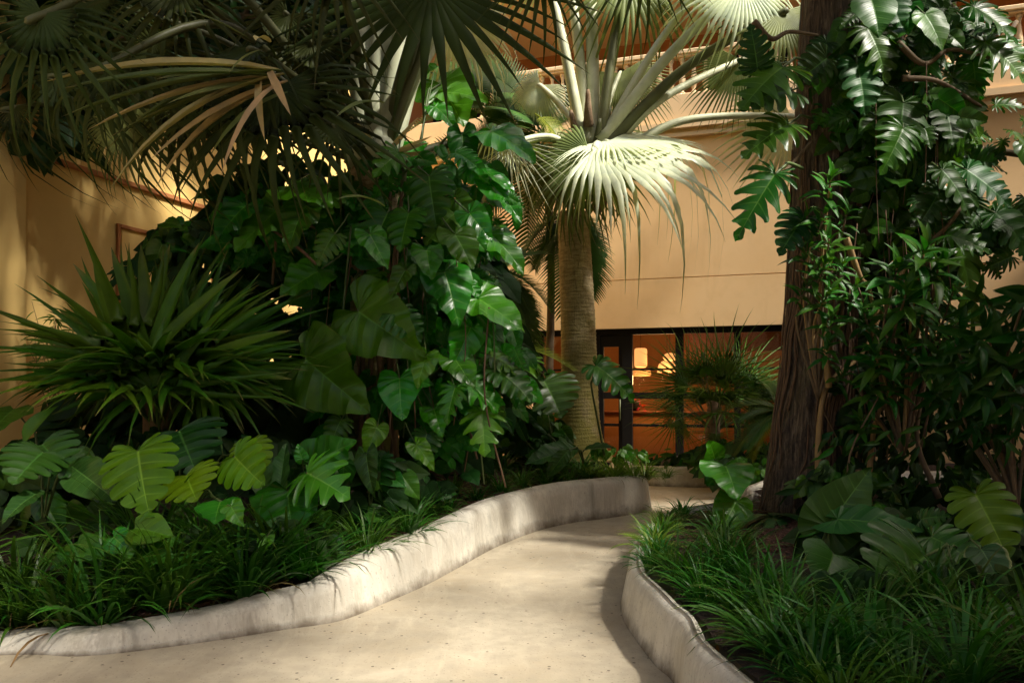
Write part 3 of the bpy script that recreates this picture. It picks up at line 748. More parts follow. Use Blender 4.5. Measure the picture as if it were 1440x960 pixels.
# room behind the glass
RD = 5.0; CEIL = head+.42
room = [((wx0-1.2, RD, -.02), (wx1+2, RD+.1, CEIL), 'room', 'room_back_wall'), ((wx0-1.2, T+.004, -.12), (wx1+2, RD, -.02), 'room_dark', 'room_floor'),
        ((wx0-1.2, T+.004, CEIL), (wx1+2, RD, CEIL+.08), 'room_dark', 'room_ceiling'), ((wx0-1.3, T+.004, -.02), (wx0-1.2, RD, CEIL), 'room', 'room_side_wall'), ((wx1+2, T+.004, -.02), (wx1+2.1, RD, CEIL), 'room', 'room_side_wall')]
for a, b_, m, nme in room:
    q = MB(); q.box(a, b_); q.build(nme, M[m], bld, False)
q = MB(); q.box((bx_(962, 3.0), 2.6, CEIL-.75), (bx_(1180, 3.0), 2.7, CEIL-.003)); q.build('room_bulkhead', M['room_dark'], bld, False)
for px in (1003, 1028): 
    q = MB(); q.lathe([(.07, 0), (.07, .02)], 12, (bx_(px, 2.2), 2.2, CEIL-.025)); 
    mm, nt, out = newmat('lit_downlight'); em = N(nt, 'ShaderNodeEmission'); em.inputs[0].default_value = (1, .8, .55, 1); em.inputs[1].default_value = 4; nt.links.new(em.outputs[0], out.inputs[0])
    q.build('downlight', mm, bld)

# pendant lamps
def lampmat(col, st):
    m, nt, out = newmat('glowing_paper_shade'); L = nt.links
    tc = N(nt, 'ShaderNodeTexCoord'); sp = N(nt, 'ShaderNodeSeparateXYZ'); L.new(tc.outputs['Object'], sp.inputs[0])
    em = N(nt, 'ShaderNodeEmission'); em.inputs[0].default_value = (*col, 1); em.inputs[1].default_value = st
    df = N(nt, 'ShaderNodeBsdfDiffuse'); df.inputs[0].default_value = (.35, .22, .10, 1)
    a = N(nt, 'ShaderNodeAddShader'); L.new(em.outputs[0], a.inputs[0]); L.new(df.outputs[0], a.inputs[1]); L.new(a.outputs[0], out.inputs[0]); return m
M['lamp'] = lampmat((1.0, .42, .13), .78); M['bulb'] = lampmat((1.0, .55, .2), 1.4); M['lamp2'] = lampmat((1.0, .36, .09), .36)
def pendant(px, py, w, h, yo, shape, label, mat='lamp'):
    x = bx_(px, yo); c = B0+be2*yo+be1*x; z = EYE+(HY-py)/F*c.y; rr = w/2/F*c.y; hh = h/F*c.y
    t = empty('pendant_lamp', (c.x, c.y, z)); tag(t, label, 'lamp', 'pendant lamps behind the glass')
    if shape == 'capsule': pr = [(rr*.72, -hh/2), (rr*.93, -hh*.46), (rr, -hh*.38), (rr, hh*.38), (rr*.93, hh*.46), (rr*.72, hh/2), (rr*.2, hh*.51)]
    elif shape == 'dome': pr = [(rr, -hh/2), (rr*.99, -hh*.2), (rr*.86, hh*.15), (rr*.6, hh*.38), (rr*.25, hh*.5)]
    elif shape == 'disc': pr = [(rr*.85, -hh/2), (rr, -hh*.42), (rr, 0), (rr*.85, hh*.3), (rr*.3, hh*.5)]
    else: pr = [(rr*math.cos(a), hh/2*math.sin(a)) for a in [R(x_) for x_ in range(-80, 81, 16)]]
    MB().lathe(pr, 20).build('lamp_shade', M[mat], t)
    MB().lathe([(.004, hh*.5), (.004, CEIL-z)], 6).build('cord', M['black'], t)
    MB().lathe([(.05, CEIL-z-.03), (.05, CEIL-z-.004)], 10).build('ceiling_rose', M['black'], t)
    if shape == 'capsule': MB().lathe([(.03, rr*.1-.05), (.045, 0), (.03, .05)], 10).build('bulb', M['bulb'], t)
    l = bpy.data.lights.new('lamp_light', 'POINT'); l.energy = 17; l.color = (1, .55, .22); l.shadow_soft_size = .12
    lo = bpy.data.objects.new('lamp_light', l); C.objects.link(lo); lo.parent = t; lo.location = (0, 0, -hh*.5-.16)
pendant(901, 503, 18, 27, 1.9, 'capsule', 'tall glowing capsule pendant lamp behind the glass')
pendant(901, 523, 29, 11, 2.7, 'disc', 'wide flat glowing pendant lamp hanging lowest in the window', 'lamp2')
pendant(942, 502, 19, 12, 1.9, 'round', 'small rounded glowing pendant lamp next to the mullion')
pendant(938, 515, 27, 17, 2.4, 'dome', 'domed glowing pendant lamp beside the window mullion')
# counter and red flowers inside
ct = empty('bar_counter', B0+be1*bx_(915, 2.4)+be2*2.4, BA); tag(ct, 'tan counter seen through the lower window panes', 'counter')
MB().box((-1.6, 0, 0), (2.6, .55, 1.02), .01).build('counter_body', M['room'], ct, False); MB().box((-1.65, -.05, 1.023), (2.65, .6, 1.07), .01).build('counter_top', M['room_dark'], ct, False)
fv = Plant('flower_arrangement', 'red flowers on the counter behind the glass', 'flowers', B0+be1*bx_(893, 2.6)+be2*2.6+Vector((0, 0, 1.07)))
rr_ = random.Random(3)
for i in range(40):
    d = rdir(rr_, (.1, .95)); q = fv.base+d*rr_.uniform(.15, .42)
    fv.leaf(mesh('petal', [(-.35, 0, 0), (.35, 0, 0), (.3, 1, .1), (-.3, 1, .1)], [(0, 1, 2, 3)], M['red_leaf'], [(.25, .2)]*4) if i == 0 else fv.items[0][0], frame(q, rdir(rr_, (-.5, 1)), rdir(rr_, (-1, 1)), rr_.uniform(.05, .10)), 'flower')
pt = MB(); pt.lathe([(.07, 0), (.11, .04), (.12, .16), (.09, .22)], 12, fv.base); fv.part(pt, 'vase', M['black'])
for i in range(8): d = rdir(rr_, (.5, .95)); fv.stem([fv.base+Vector((0, 0, .15)), fv.base+d*.2+Vector((0, 0, .1)), fv.base+d*.38], .004, M['stem'], 'flower_stem', 4, 3)
fv.done()

# ------------------------------------------------------------ side wing (ochre wall running back from the camera's side)
LA = math.atan2(1.12, .38); L0 = Vector((-5.07, 8.7, 0)); ll1 = Vector((math.cos(LA), math.sin(LA), 0)); ll2 = Vector((-math.sin(LA), math.cos(LA), 0))
def lx_(px): k = (px-CX)/F; return (k*L0.y-L0.x)/(ll1.x-k*ll1.y)
def lz_(px, py): x = lx_(px); return EYE+(HY-py)/F*(L0+ll1*x).y
wing = empty('side_wing', L0, LA); tag(wing, 'ochre plastered wall with a projecting ledge behind the sword leaved palm', 'wall')
LZ = lz_(150, 253)
xa = lx_(28); xb = 7.55
w = MB(); w.box((xa, 0, -.1), (xb, .3, LZ)); w.box((xa, .02, LZ), (xb, .3, 9)); w.build('wall', M['ochre'], wing, False)
w = MB(); w.box((xa, -.05, LZ-.002), (xb, .018, LZ+.06), .008); w.build('ledge', M['terra'], wing, False)  # dark terracotta stands in for the ledge's shadow line
w = MB(); w.box((xa-6, -.10, -.1), (xa-.002, .3, 9), .01); w.build('corner_pier', M['ochre'], wing, False)
w = MB(); a, b_ = lx_(163), lx_(300); z1 = lz_(163, 314); z0 = z1-2.1
for (p, q) in (((a, z0), (a+.045, z1)), ((b_-.045, z0), (b_, z1)), ((a+.047, z1-.045), (b_-.047, z1)), ((a+.047, z0), (b_-.047, z0+.045))): w.box((p[0], -.035, p[1]), (q[0], -.002, q[1]), .004)
w.build('panel_moulding', M['terra'], wing, False)
w = MB(); w.box((a+.08, -.012, z0+.08), (b_-.08, -.003, z1-.08)); w.build('wall_panel', M['ochre'], wing, False)
# ============================================================ PALMS
def ringtrunk(pl, base, top, r0, r1, flare, mat, n=28, seed=1, lean=(0, 0)):
    r = random.Random(seed); H = (top-base).length; rows = int(H/.0125); V = []; UV = []; Fc = []
    phs = [r.uniform(0, 6.28) for _ in range(200)]
    for i in range(rows+1):
        u = i/rows; z = u*H; c = base.lerp(top, u)+Vector((.03*math.sin(u*3), 0, 0))
        rad = r0+(r1-r0)*u+flare*math.exp(-z/.22)
        k = int(z/.052); ph = (z/.052) % 1.0
        ring = .006*(1-ph)**3-.004*(1 if ph > .93 else 0)
        for j in range(n):
            a = 2*math.pi*j/n
            ph2 = ((z+.010*math.sin(a*2+phs[k % 200]))/.052) % 1.0
            rg = .007*(1-ph2)**2
            q = rad+rg+.006*math.sin(a*3+phs[0]+u*4)+.002*r.uniform(-1, 1)
            V.append((c.x+q*math.cos(a), c.y+q*math.sin(a), c.z)); UV.append((j/n, z))
    Fc = [(i*n+k, i*n+(k+1) % n, (i+1)*n+(k+1) % n, (i+1)*n+k) for i in range(rows) for k in range(n)]
    mb = MB().add(V, Fc, UV); return pl.part(mb, 'trunk', mat)

m, nt, out = newmat('ringed_palm_bark'); L = nt.links; geo = N(nt, 'ShaderNodeNewGeometry'); pos = geo.outputs['Position']
mp = N(nt, 'ShaderNodeMapping'); L.new(pos, mp.inputs[0]); mp.inputs['Scale'].default_value = (1, 1, 5)
a_ = noise(nt, mp.outputs[0], 8, 6, .7); b_ = noise(nt, pos, 3.0, 5, .6); c_ = noise(nt, pos, 45, 5, .7)
mpv = N(nt, 'ShaderNodeMapping'); L.new(pos, mpv.inputs[0]); mpv.inputs['Scale'].default_value = (6, 6, .8); v_ = noise(nt, mpv.outputs[0], 8, 4, .7)
col = mix(nt, math_(nt, 'MULTIPLY_ADD', a_, 3.0, -1.0, clamp=True), (.24, .165, .08), (.52, .41, .25))
col = mix(nt, math_(nt, 'MULTIPLY', math_(nt, 'SUBTRACT', v_, .52, clamp=True), 4.0, clamp=True), col, (.12, .085, .05))
sp = N(nt, 'ShaderNodeSeparateXYZ'); L.new(pos, sp.inputs[0])
low = math_(nt, 'MULTIPLY_ADD', sp.outputs[2], -.38, 1.35, clamp=True)
moss = math_(nt, 'MULTIPLY', math_(nt, 'MULTIPLY_ADD', b_, 4.0, -1.0, clamp=True), low)
col = mix(nt, math_(nt, 'MULTIPLY', moss, .8), col, (.21, .19, .015))
bs = N(nt, 'ShaderNodeBsdfPrincipled'); L.new(col, bs.inputs['Base Color']); bs.inputs['Roughness'].default_value = .85
L.new(bump(nt, math_(nt, 'ADD', math_(nt, 'MULTIPLY', a_, .8), math_(nt, 'ADD', c_, math_(nt, 'MULTIPLY', v_, .8))), .8, .012), bs.inputs['Normal']); L.new(bs.outputs[0], out.inputs[0]); M['palmbark'] = m

m, nt, out = newmat('ridged_brown_bark'); L = nt.links; geo = N(nt, 'ShaderNodeNewGeometry'); pos = geo.outputs['Position']
mp = N(nt, 'ShaderNodeMapping'); L.new(pos, mp.inputs[0]); mp.inputs['Scale'].default_value = (5, 5, .55)
a_ = noise(nt, mp.outputs[0], 7, 8, .72, .6); b_ = noise(nt, pos, 2.5, 5, .6); c_ = noise(nt, pos, 60, 4, .7)
col = ramp(nt, a_, [(.36, (.018, .012, .008)), (.47, (.065, .044, .028)), (.56, (.13, .095, .060)), (.66, (.23, .18, .125))])
col = mix(nt, math_(nt, 'MULTIPLY', math_(nt, 'SUBTRACT', b_, .52, clamp=True), 3.0, clamp=True), col, (.085, .085, .03))
bs = N(nt, 'ShaderNodeBsdfPrincipled'); L.new(col, bs.inputs['Base Color']); bs.inputs['Roughness'].default_value = .9
L.new(bump(nt, math_(nt, 'MULTIPLY_ADD', c_, .25, a_), 1.0, .03), bs.inputs['Normal']); L.new(bs.outputs[0], out.inputs[0]); M['bark'] = m

FANS = {}
def F_(key, mat, **k):
    FANS[key] = fan('fan_blade', M[mat], **k)
F_('sil_a', 'silver', n=46, spread=290, rj=.45, droop=.22, umb=.30, seed=1)
F_('sil_right', 'silver', n=32, spread=175, rj=.52, droop=.22, umb=.12, seed=24, lenvar=.16, flop=.4)
F_('sil_spike', 'silver', n=17, spread=150, rj=.16, droop=.12, umb=.10, seed=25, lenvar=.2, w=.75)
F_('sil_b', 'silver', n=44, spread=250, rj=.42, droop=.35, umb=.45, seed=2)
F_('sil_flat', 'silver', n=46, spread=250, rj=.45, droop=.10, umb=.08, seed=3)
F_('sil_umb', 'silver', n=46, spread=320, rj=.52, droop=.30, umb=.50, seed=4, flop=.2)
F_('dull_a', 'silver_dull', n=44, spread=270, rj=.42, droop=.25, umb=.2, seed=5, flop=.15)
F_('dull_b', 'silver_dull', n=46, spread=220, rj=.45, droop=.15, umb=.1, seed=6)
F_('hang', 'olive', n=28, spread=270, rj=.38, droop=.12, umb=.08, seed=17, lenvar=.12)
F_('oli_a', 'olive', n=23, spread=265, rj=.30, lenvar=.2, droop=.18, umb=.12, seed=7, flop=.3)
F_('oli_b', 'olive', n=20, spread=230, rj=.26, lenvar=.24, droop=.35, umb=.2, seed=8, flop=.4)
F_('oli_c', 'olive', n=19, spread=210, rj=.32, lenvar=.2, droop=.10, umb=.06, seed=9, flop=.3)
F_('gr_a', 'sword', n=21, spread=240, rj=.17, droop=.22, umb=.05, seed=10, w=.9, lenvar=.2)
F_('gr_b', 'sword', n=19, spread=210, rj=.15, droop=.40, umb=.1, seed=11, w=.9, lenvar=.2)
F_('sw_a', 'sword', n=10, spread=235, rj=.26, droop=.14, umb=.05, seed=12, w=1.0, lenvar=.15)
F_('sw_b', 'sword', n=9, spread=215, rj=.26, droop=.20, umb=.05, seed=13, w=1.0, lenvar=.15)
for k in range(2):
    FANS['fea', k] = feather('feather_leaf', M['feather'], 34, .36, .7+.5*k, .013, .45, seed=k)
    FANS['feay', k] = feather('feather_leaf', M['feather_y'], 40, .30, .7+.4*k, .008, .4, seed=k+5)
    FANS['fern', k] = feather('fern_leaf', M['fern'], 26, .22, .8+.5*k, .030, .15, seed=k+9, vee=.1)

def frond(pl, key, hub, tip, nrm, crown, r0=.030, r1=.014, smat='petiole', sag=.06, wide=1.0, label=None, mids=None):
    """hub, tip, crown: (px, py, Y) or Vector; blade radius = |tip-hub|"""
    H = hub if isinstance(hub, Vector) else P(*hub); T = tip if isinstance(tip, Vector) else P(*tip); K = crown if isinstance(crown, Vector) else P(*crown)
    d = T-H; L_ = d.length
    m = frame(H, d, Vector(nrm), (L_*wide, L_, L_))
    lm = Matrix.Translation(-pl.base) @ m
    o = obj('frond', FANS[key], pl.root, lm)
    if label: o['label'] = label
    pts = [K]+([P(*q) for q in mids] if mids else [K.lerp(H, .5)+Vector((0, 0, sag*(K-H).length))])+[H-Vector(nrm).normalized()*.01, H+d*.07-Vector(nrm).normalized()*.03*L_]
    pp = spline([p-pl.base for p in pts], 8)
    mb = MB(); n = len(pp); mb.tube(pp, [r0*1.5 if i == 0 else (r0+(r1-r0)*min(1, i/(n-5)))*(1 if i < n-6 else max(.12, (n-1-i)/6)) for i in range(n)], 8)
    mb.v = [v for v in mb.v]
    so_ = mb.build('leafstalk', M[smat], o); so_.matrix_parent_inverse = lm.inverted()
    return o

# ---- silver palm standing in the middle, trunk bare
soilz = HL(.85, 11.0)
pb = Plant('silver_fan_palm', 'silver fan palm with a bare ringed trunk in front of the lit window', 'palm tree', P(814, 640, 11))
ringtrunk(pb, P(815, 645, 11), P(806, 300, 11), .262, .215, .22, M['palmbark'], seed=4)
kb = P(838, 205, 11)
stubs = MB()
rr_ = random.Random(9)
for i in range(16):   # leaf bases clasping the crown
    a = i*2.4; h = -1.0+.085*i; q = kb+Vector((-.10, 0, h*.9)); 
    o_ = Vector((math.cos(a), math.sin(a), 0))
    mb = MB(); mb.tube(spline([q+o_*.10, q+o_*.22+Vector((0, 0, .15)), q+o_*.30+Vector((0, 0, .42))], 4), [.075, .07, .065, .06, .055, .05, .04, .035, .02], 8)
    pb.part(mb, 'leaf_base', M['petiole_dim' if i % 3 else 'fibre'])
K = lambda dx=0, dy=0, Y=11.0: P(838+dx, 215+dy, Y)
cam_n = (0, -1, .25)
# upright stalks and their blades above
frond(pb, 'sil_a', (762, -60, 10.7), (700, -190, 10.3), (.2, -1, .1), K(-16, 0), .085, .05)
frond(pb, 'sil_b', (793, -90, 11.3), (800, -260, 11.5), (0, -1, -.2), K(-10, -10), .085, .05)
frond(pb, 'sil_b', (828, -120, 11.2), (860, -260, 11.2), (0, -1, -.1), K(-2, -5), .10, .055)
frond(pb, 'dull_a', (882, -40, 10.8), (930, 90, 10.4), (.1, -1, .3), K(3, 0, 10.9), .08, .04, smat='petiole_dim')
frond(pb, 'sil_a', (1000, -35, 10.6), (1085, 30, 10.2), (.3, -.9, .6), K(4, -10, 10.9), .065, .032)
frond(pb, 'sil_a', (1045, -25, 10.0), (1010, 75, 9.6), (.2, -.8, .7), K(8, -15, 10.8), .085, .045, mids=[(930, 90, 10.5)])
frond(pb, 'dull_a', (1098, 18, 10.0), (1085, 110, 9.6), (.2, -.9, .5), K(10, -5, 10.8), .085, .038, mids=[(965, 95, 10.5)], smat='petiole_dim')
frond(pb, 'dull_b', (1042, 84, 11.4), (1005, 185, 11.3), (-.3, -1, .3), K(12, 5, 10.9), .065, .035, mids=[(930, 140, 10.7)])
frond(pb, 'sil_a', (1112, 163, 11.3), (1085, 285, 11.2), (.0, -1, .4), K(15, 12, 10.9), .07, .035, mids=[(960, 170, 11.1)])
frond(pb, 'dull_b', (872, 103, 11.6), (905, 200, 11.4), (.1, -1, .1), K(0, -10, 11.2), .05, .025)
# the drooping lit blade and its neighbours round the trunk top
frond(pb, 'sil_right', (838, 208, 10.2), (1064, 240, 9.3), (-.06, -.55, .83), K(5, 5), .07, .04, sag=.12)
frond(pb, 'sil_spike', (834, 210, 10.15), (842, 322, 9.8), (0, -1, .35), K(2, 8), .05, .03)
frond(pb, 'dull_a', (828, 214, 10.3), (745, 318, 10.0), (-.25, -.9, .4), K(-2, 8), .05, .03)
frond(pb, 'dull_b', (905, 190, 11.6), (1000, 215, 11.9), (.1, -.5, .9), K(10, 0), .05, .03, sag=.1)
frond(pb, 'sil_spike', (722, 200, 9.9), (735, 312, 9.7), (-.25, -1, .4), K(-12, 8), .045, .025, sag=.10, wide=1.15, mids=[(775, 192, 10.5)])
frond(pb, 'sil_flat', (852, 198, 10.6), (1005, 192, 10.1), (-.05, -.42, .9), K(8, 0), .05, .03, sag=.08)
frond(pb, 'sil_spike', (716, 208, 10.6), (738, 300, 10.4), (-.2, -.9, .6), K(-12, 8), .055, .025, sag=.10, mids=[(770, 195, 10.8)])
frond(pb, 'dull_a', (800, 238, 10.5), (775, 345, 10.3), (-.3, -.9, .4), K(-5, 12), .045, .03, smat='petiole_dim')
frond(pb, 'dull_a', (845, 240, 11.3), (880, 335, 11.4), (.3, -.9, .2), K(3, 12), .045, .03, smat='petiole_dim')
frond(pb, 'sil_b', (760, 120, 12.0), (700, 190, 12.0), (-.3, -1, .5), K(-10, -8, 11.3), .05, .03)
# small feather leaves round the top of the trunk
def feathers(pl, lst):
    for key, b, t, nn, sc in lst:
        B, T = P(*b), P(*t); d = T-B
        m = Matrix.Translation(-pl.base) @ frame(B, d, Vector(nn), (d.length*sc, d.length*1.1, d.length*1.1)); obj('feather_leaf', FANS[key], pl.root, m)
fp = Plant('feather_palm', 'fine leaved feather palm arching around the top of the ringed trunk', 'palm', P(800, 560, 11.6))
fp.stem([P(800, 600, 11.6), P(806, 480, 11.6), P(812, 300, 11.5)], [.06, .05, .04], M['stem'], 'trunk', 10)
ct_ = (812, 300, 11.5)
feathers(fp, [(('fea', i % 2), ct_, t, (0, -.3, 1), 1.1) for i, t in enumerate([(738, 330, 11.1), (752, 365, 10.9), (858, 380, 11.0), (850, 330, 10.8), (856, 410, 11.4), (700, 300, 11.4), (872, 340, 11.7), (770, 300, 10.9), (745, 300, 11.6)])])
fp.done()
fb = Plant('feather_palm', 'feather palm with yellow green new leaf behind the silver palm crown', 'palm', P(800, 520, 12.3))
fb.stem([P(770, 600, 12.3), P(775, 400, 12.3), P(770, 215, 12.2)], [.07, .06, .05], M['stem'], 'trunk', 10)
cb = (772, 190, 12.0)
feathers(fb, [(('fea', i % 2), (cb[0]+rnd.uniform(-8, 8), cb[1], cb[2]), t, (0, -.6, 1), 1.2) for i, t in enumerate([(830, 120, 11.8), (660, 120, 11.8), (620, 190, 11.8), (700, 80, 12), (640, 260, 11.6), (700, 290, 11.4), (760, 90, 12.2), (590, 230, 11.6), (840, 210, 11.8)])])
feathers(fb, [(('feay', 0), (752, 160, 10.9), (822, 200, 10.5), (0, -.5, 1), 1.1), (('feay', 1), (745, 190, 10.9), (818, 168, 10.6), (0, -.5, 1), 1.1), (('feay', 0), (700, 200, 11), (800, 190, 10.4), (0, -.4, 1), .8)])
feathers(fb, [(('fea', i % 2), (cb[0]-60+rnd.uniform(-40, 40), cb[1]+rnd.uniform(-60, 40), 12.6), t, (0, -.8, .8), 1.4) for i, t in enumerate([(560, 60, 12.6), (600, 110, 12.4), (650, 40, 12.6), (740, 60, 12.6), (660, 200, 12.2), (600, 150, 12.3), (690, 150, 12.2), (740, 140, 12.2), (640, 90, 12.4), (770, 100, 12.5)])])
fb.done()
fc = Plant('feather_palm', 'low feather palm with arching dark leaves next to the climbing philodendron', 'palm', P(690, 560, 10.6))
fc.stem([P(690, 640, 10.6), P(695, 520, 10.6), P(700, 400, 10.6)], [.06, .05, .04], M['stem'], 'trunk', 10)
feathers(fc, [(('fea', i % 2), (700, 385, 10.6), t, (0, -.4, 1), 1.15) for i, t in enumerate([(760, 430, 10.2), (770, 370, 10.4), (745, 330, 10.6), (640, 330, 10.6), (755, 480, 10.0), (640, 400, 10.2), (700, 310, 10.8), (735, 460, 10), (680, 500, 10.0), (785, 410, 10.4), (720, 520, 10.0), (770, 540, 10.2)])])
feathers(fc, [(('feay', 1), (710, 500, 10.4), (770, 455, 10.0), (0, -.4, 1), .7), (('fea', 1), (715, 500, 10.4), (745, 590, 10.0), (0, -.4, 1), 1.0)])
fc.done(); pb.done()

# ---- big grey-green palm of the near grove
pa = Plant('grey_fan_palm', 'large fan palm with pinkish leaf bases rising out of the climbing leaves, dried leaf tips', 'palm tree', P(520, 690, 7.9))
ringtrunk(pa, P(520, 700, 7.9), P(528, 235, 7.9), .25, .24, .1, M['palmbark'], seed=8)
pa.MAXP = 285
Ka = lambda dx=0, dy=0, Y=7.9: P(530+dx, 225+dy, Y)
for i in range(14):
    a = i*2.39; q = Ka(0, 0)+Vector((0, 0, -.35+.045*i)); o_ = Vector((math.cos(a), math.sin(a)*.8, 0))
    mb = MB(); mb.tube(spline([q+o_*.08, q+o_*.22+Vector((0, 0, .12)), q+o_*.26+Vector((0, 0, .40))], 4), [.09, .09, .085, .075, .07, .06, .05, .035, .02], 8)
    pa.part(mb, 'leaf_base', M['fibre' if i % 2 else 'petiole_dim'])
cs = Ka()
frond(pa, 'oli_a', (392, 122, 6.3), (360, 330, 6.0), (-.1, -1, .45), Ka(-10, 0), .05, .022, smat='petiole_dim', sag=.2, wide=1.15, label='big dark blade spreading in front of the ochre wall')
frond(pa, 'oli_b', (360, 70, 6.4), (130, 110, 6.1), (.1, -.6, .9), Ka(-14, -10), .045, .02, smat='petiole_dim')
frond(pa, 'oli_b', (150, 90, 6.0), (110, 265, 5.7), (-.2, -1, .3), Ka(-16, -8), .05, .022, smat='petiole_dim', mids=[(330, 40, 6.8)])
frond(pa, 'oli_a', (60, 20, 5.4), (-30, 190, 5.2), (.2, -1, .2), Ka(-16, -10), .05, .022, smat='petiole_dim', mids=[(300, -40, 6.6)])
frond(pa, 'oli_a', (250, -20, 6.6), (200, 120, 6.3), (.1, -1, .3), Ka(-12, -15), .05, .022, smat='petiole_dim')
frond(pa, 'hang', (606, -22, 6.9), (610, 170, 6.7), (0, -1, .35), Ka(10, -5), .085, .04, smat='petiole_dim', wide=1.35, label='dark backlit blade hanging over the middle of the view')
frond(pa, 'oli_c', (470, -60, 6.4), (400, 90, 6.1), (-.1, -1, .3), Ka(0, -5), .05, .024, smat='petiole_dim')
frond(pa, 'sil_a', (640, 20, 8.6), (730, 125, 8.6), (.2, -1, .4), Ka(12, -10, 8.1), .055, .024)
frond(pa, 'sil_b', (455, 20, 8.8), (440, 150, 8.9), (-.1, -1, .3), Ka(-6, -5, 8.2), .055, .024)
frond(pa, 'dull_a', (350, 60, 8.4), (300, 190, 8.4), (-.1, -1, .3), Ka(-14, -5, 8.2), .05, .02)
frond(pa, 'dull_a', (180, 160, 7.6), (150, 285, 7.4), (-.2, -1, .3), Ka(-14, 5, 8.1), .045, .02, smat='petiole_dim')
frond(pa, 'dull_b', (500, -70, 8.4), (495, -240, 8.6), (0, -1, .1), Ka(-10, 0, 7.7), .17, .06)
frond(pa, 'dull_b', (548, -90, 8.2), (560, -240, 8.2), (0, -1, .1), Ka(2, 0, 7.7), .18, .06)
frond(pa, 'sil_a', (622, -110, 8.0), (680, -220, 7.8), (0, -1, .1), Ka(14, -5, 7.8), .13, .05, mids=[(585, 70, 7.9)])
frond(pa, 'sil_a', (590, -130, 7.8), (600, -260, 7.6), (0, -1, .1), Ka(6, 0, 7.7), .12, .05, mids=[(560, 80, 7.7)])
frond(pa, 'oli_b', (470, 175, 7.1), (530, 290, 6.9), (.2, -1, .5), Ka(-6, 6, 7.7), .04, .02, smat='petiole_dim')
frond(pa, 'sil_a', (690, 195, 8.2), (755, 215, 8.6), (.1, -.4, 1), Ka(16, 8, 7.7), .055, .024, smat='petiole_dim', sag=.05)
frond(pa, 'oli_a', (760, -40, 6.6), (800, 60, 6.4), (.1, -1, .3), Ka(12, -15, 7.7), .05, .022, smat='petiole_dim', mids=[(660, -80, 7)])
frond(pa, 'oli_a', (900, -60, 7.2), (930, 45, 7.0), (.1, -1, .3), Ka(12, -15, 7.7), .05, .022, smat='petiole_dim', mids=[(700, -120, 7.3)])
for hub, tip, key in [((300, 118, 6.9), (215, 245, 6.7), 'oli_b'), ((85, 105, 6.6), (15, 235, 6.4), 'oli_b'), ((215, 60, 6.9), (95, 190, 6.6), 'oli_a'), ((345, 150, 7.1), (310, 285, 6.9), 'oli_c'), ((130, 0, 6.8), (25, 90, 6.6), 'oli_a'),
                      ((440, 60, 7.0), (480, 190, 6.9), 'oli_b'), ((20, 150, 6.9), (-20, 265, 6.8), 'oli_b'), ((260, 150, 7.4), (180, 290, 7.3), 'oli_b'), ((405, 20, 7.2), (330, 110, 7.1), 'oli_a')]:
    frond(pa, key, hub, tip, (rnd.uniform(-.4, .3), -1, rnd.uniform(.1, .6)), Ka(-12, -4, 7.8), .035, .016, smat='petiole_dim', sag=.12, wide=1.1)
# dried curling tips of the old blade
rr_ = random.Random(21)
deadm = [lance('dried_leaf_tip', M['dead'], .055, .25+.25*i, 8, .6, bend=.12*(i-1), prof=([0, .15, .5, .8, 1], [.3, .8, 1, .6, .05])) for i in range(3)]
greenm = [lance('dried_leaf_tip', M['silver_dull'], .05, .2+.2*i, 8, .6, bend=.12*(i-1), prof=([0, .15, .5, .8, 1], [.3, .8, 1, .6, .05])) for i in range(3)]
for b, t in [((390,108),(75,80)),((392,100),(50,55)),((395,112),(90,108)),((394,108),(105,133)),((390,112),(140,158)),((392,118),(190,190)),((395,112),(220,80)),((394,118),(228,117)),((400,115),(285,172)),
             ((366,108),(355,155)),((378,98),(396,135)),((370,70),(312,84)),((350,55),(262,0)),((380,60),(340,35)),((405,115),(160,205)),((400,105),(85,175)),((395,100),(75,118)),((405,130),(265,178)),((540,290),(480,250)),((540,145),(470,130))]:
    Yb = 6.05; Yt = rr_.uniform(5.35, 5.8); B, T = P(b[0], b[1], Yb), P(t[0], t[1], Yt); d = T-B
    L_ = d.length
    pa.leaf(rr_.choice(deadm+deadm+greenm), frame(B, d, (rr_.uniform(-.4, .4), -.7, .8), (L_*(.55 if L_ > .9 else 1.1), L_*1.05, L_*.8)), 'dried_leaf', hero=True)
# brown sheath fibre
for t in [(585, 170), (600, 195), (575, 210), (512, 180), (600, 215)]:
    pa.leaf(deadm[0], frame(Ka(8, 0, 7.6), P(t[0], t[1], 7.4)-Ka(8, 0, 7.6), (0, -1, .2), (.5, .55, .5)), 'dried_leaf', hero=True)
pa.done()

# ============================================================ climbing philodendron on the palm trunk
ph = Plant('climbing_philodendron', 'big leaved philodendron climbing the grey fan palm trunk, widest leaves drooping', 'climber', P(520, 720, 7.6))
A = lambda px, py, Y=7.75: P(px, py, Y)
H = ph.hero
H('philo', (430, 505, 6.9), (508, 574, 6.6), (-.3, -1, .15), A(500, 460), var=0, wide=1.05)
H('philo', (504, 438, 7.0), (582, 492, 6.7), (-.2, -1, .15), A(515, 380), var=1, wide=1.1)
H('philo', (447, 382, 7.2), (396, 409, 7.0), (.1, -.8, .7), A(520, 350), var=0, wide=1.25)
H('philo_' if False else 'bright', (562, 532, 7.0), (563, 584, 6.8), (-.1, -1, .3), A(540, 480), var=0, wide=1.15)
H('bright', (625, 383, 7.2), (647, 446, 7.0), (.3, -.9, .4), A(560, 400), var=1, wide=1.05)
H('bright', (672, 420, 7.3), (736, 457, 7.1), (.35, -.8, .6), A(600, 420), var=0, wide=1.0)
H('bright', (662, 460, 7.3), (640, 511, 7.1), (.3, -.9, .3), A(600, 440), var=2, wide=.9)
H('bright', (688, 328, 7.6), (738, 371, 7.4), (.4, -.8, .6), A(600, 330), var=1, wide=.9)
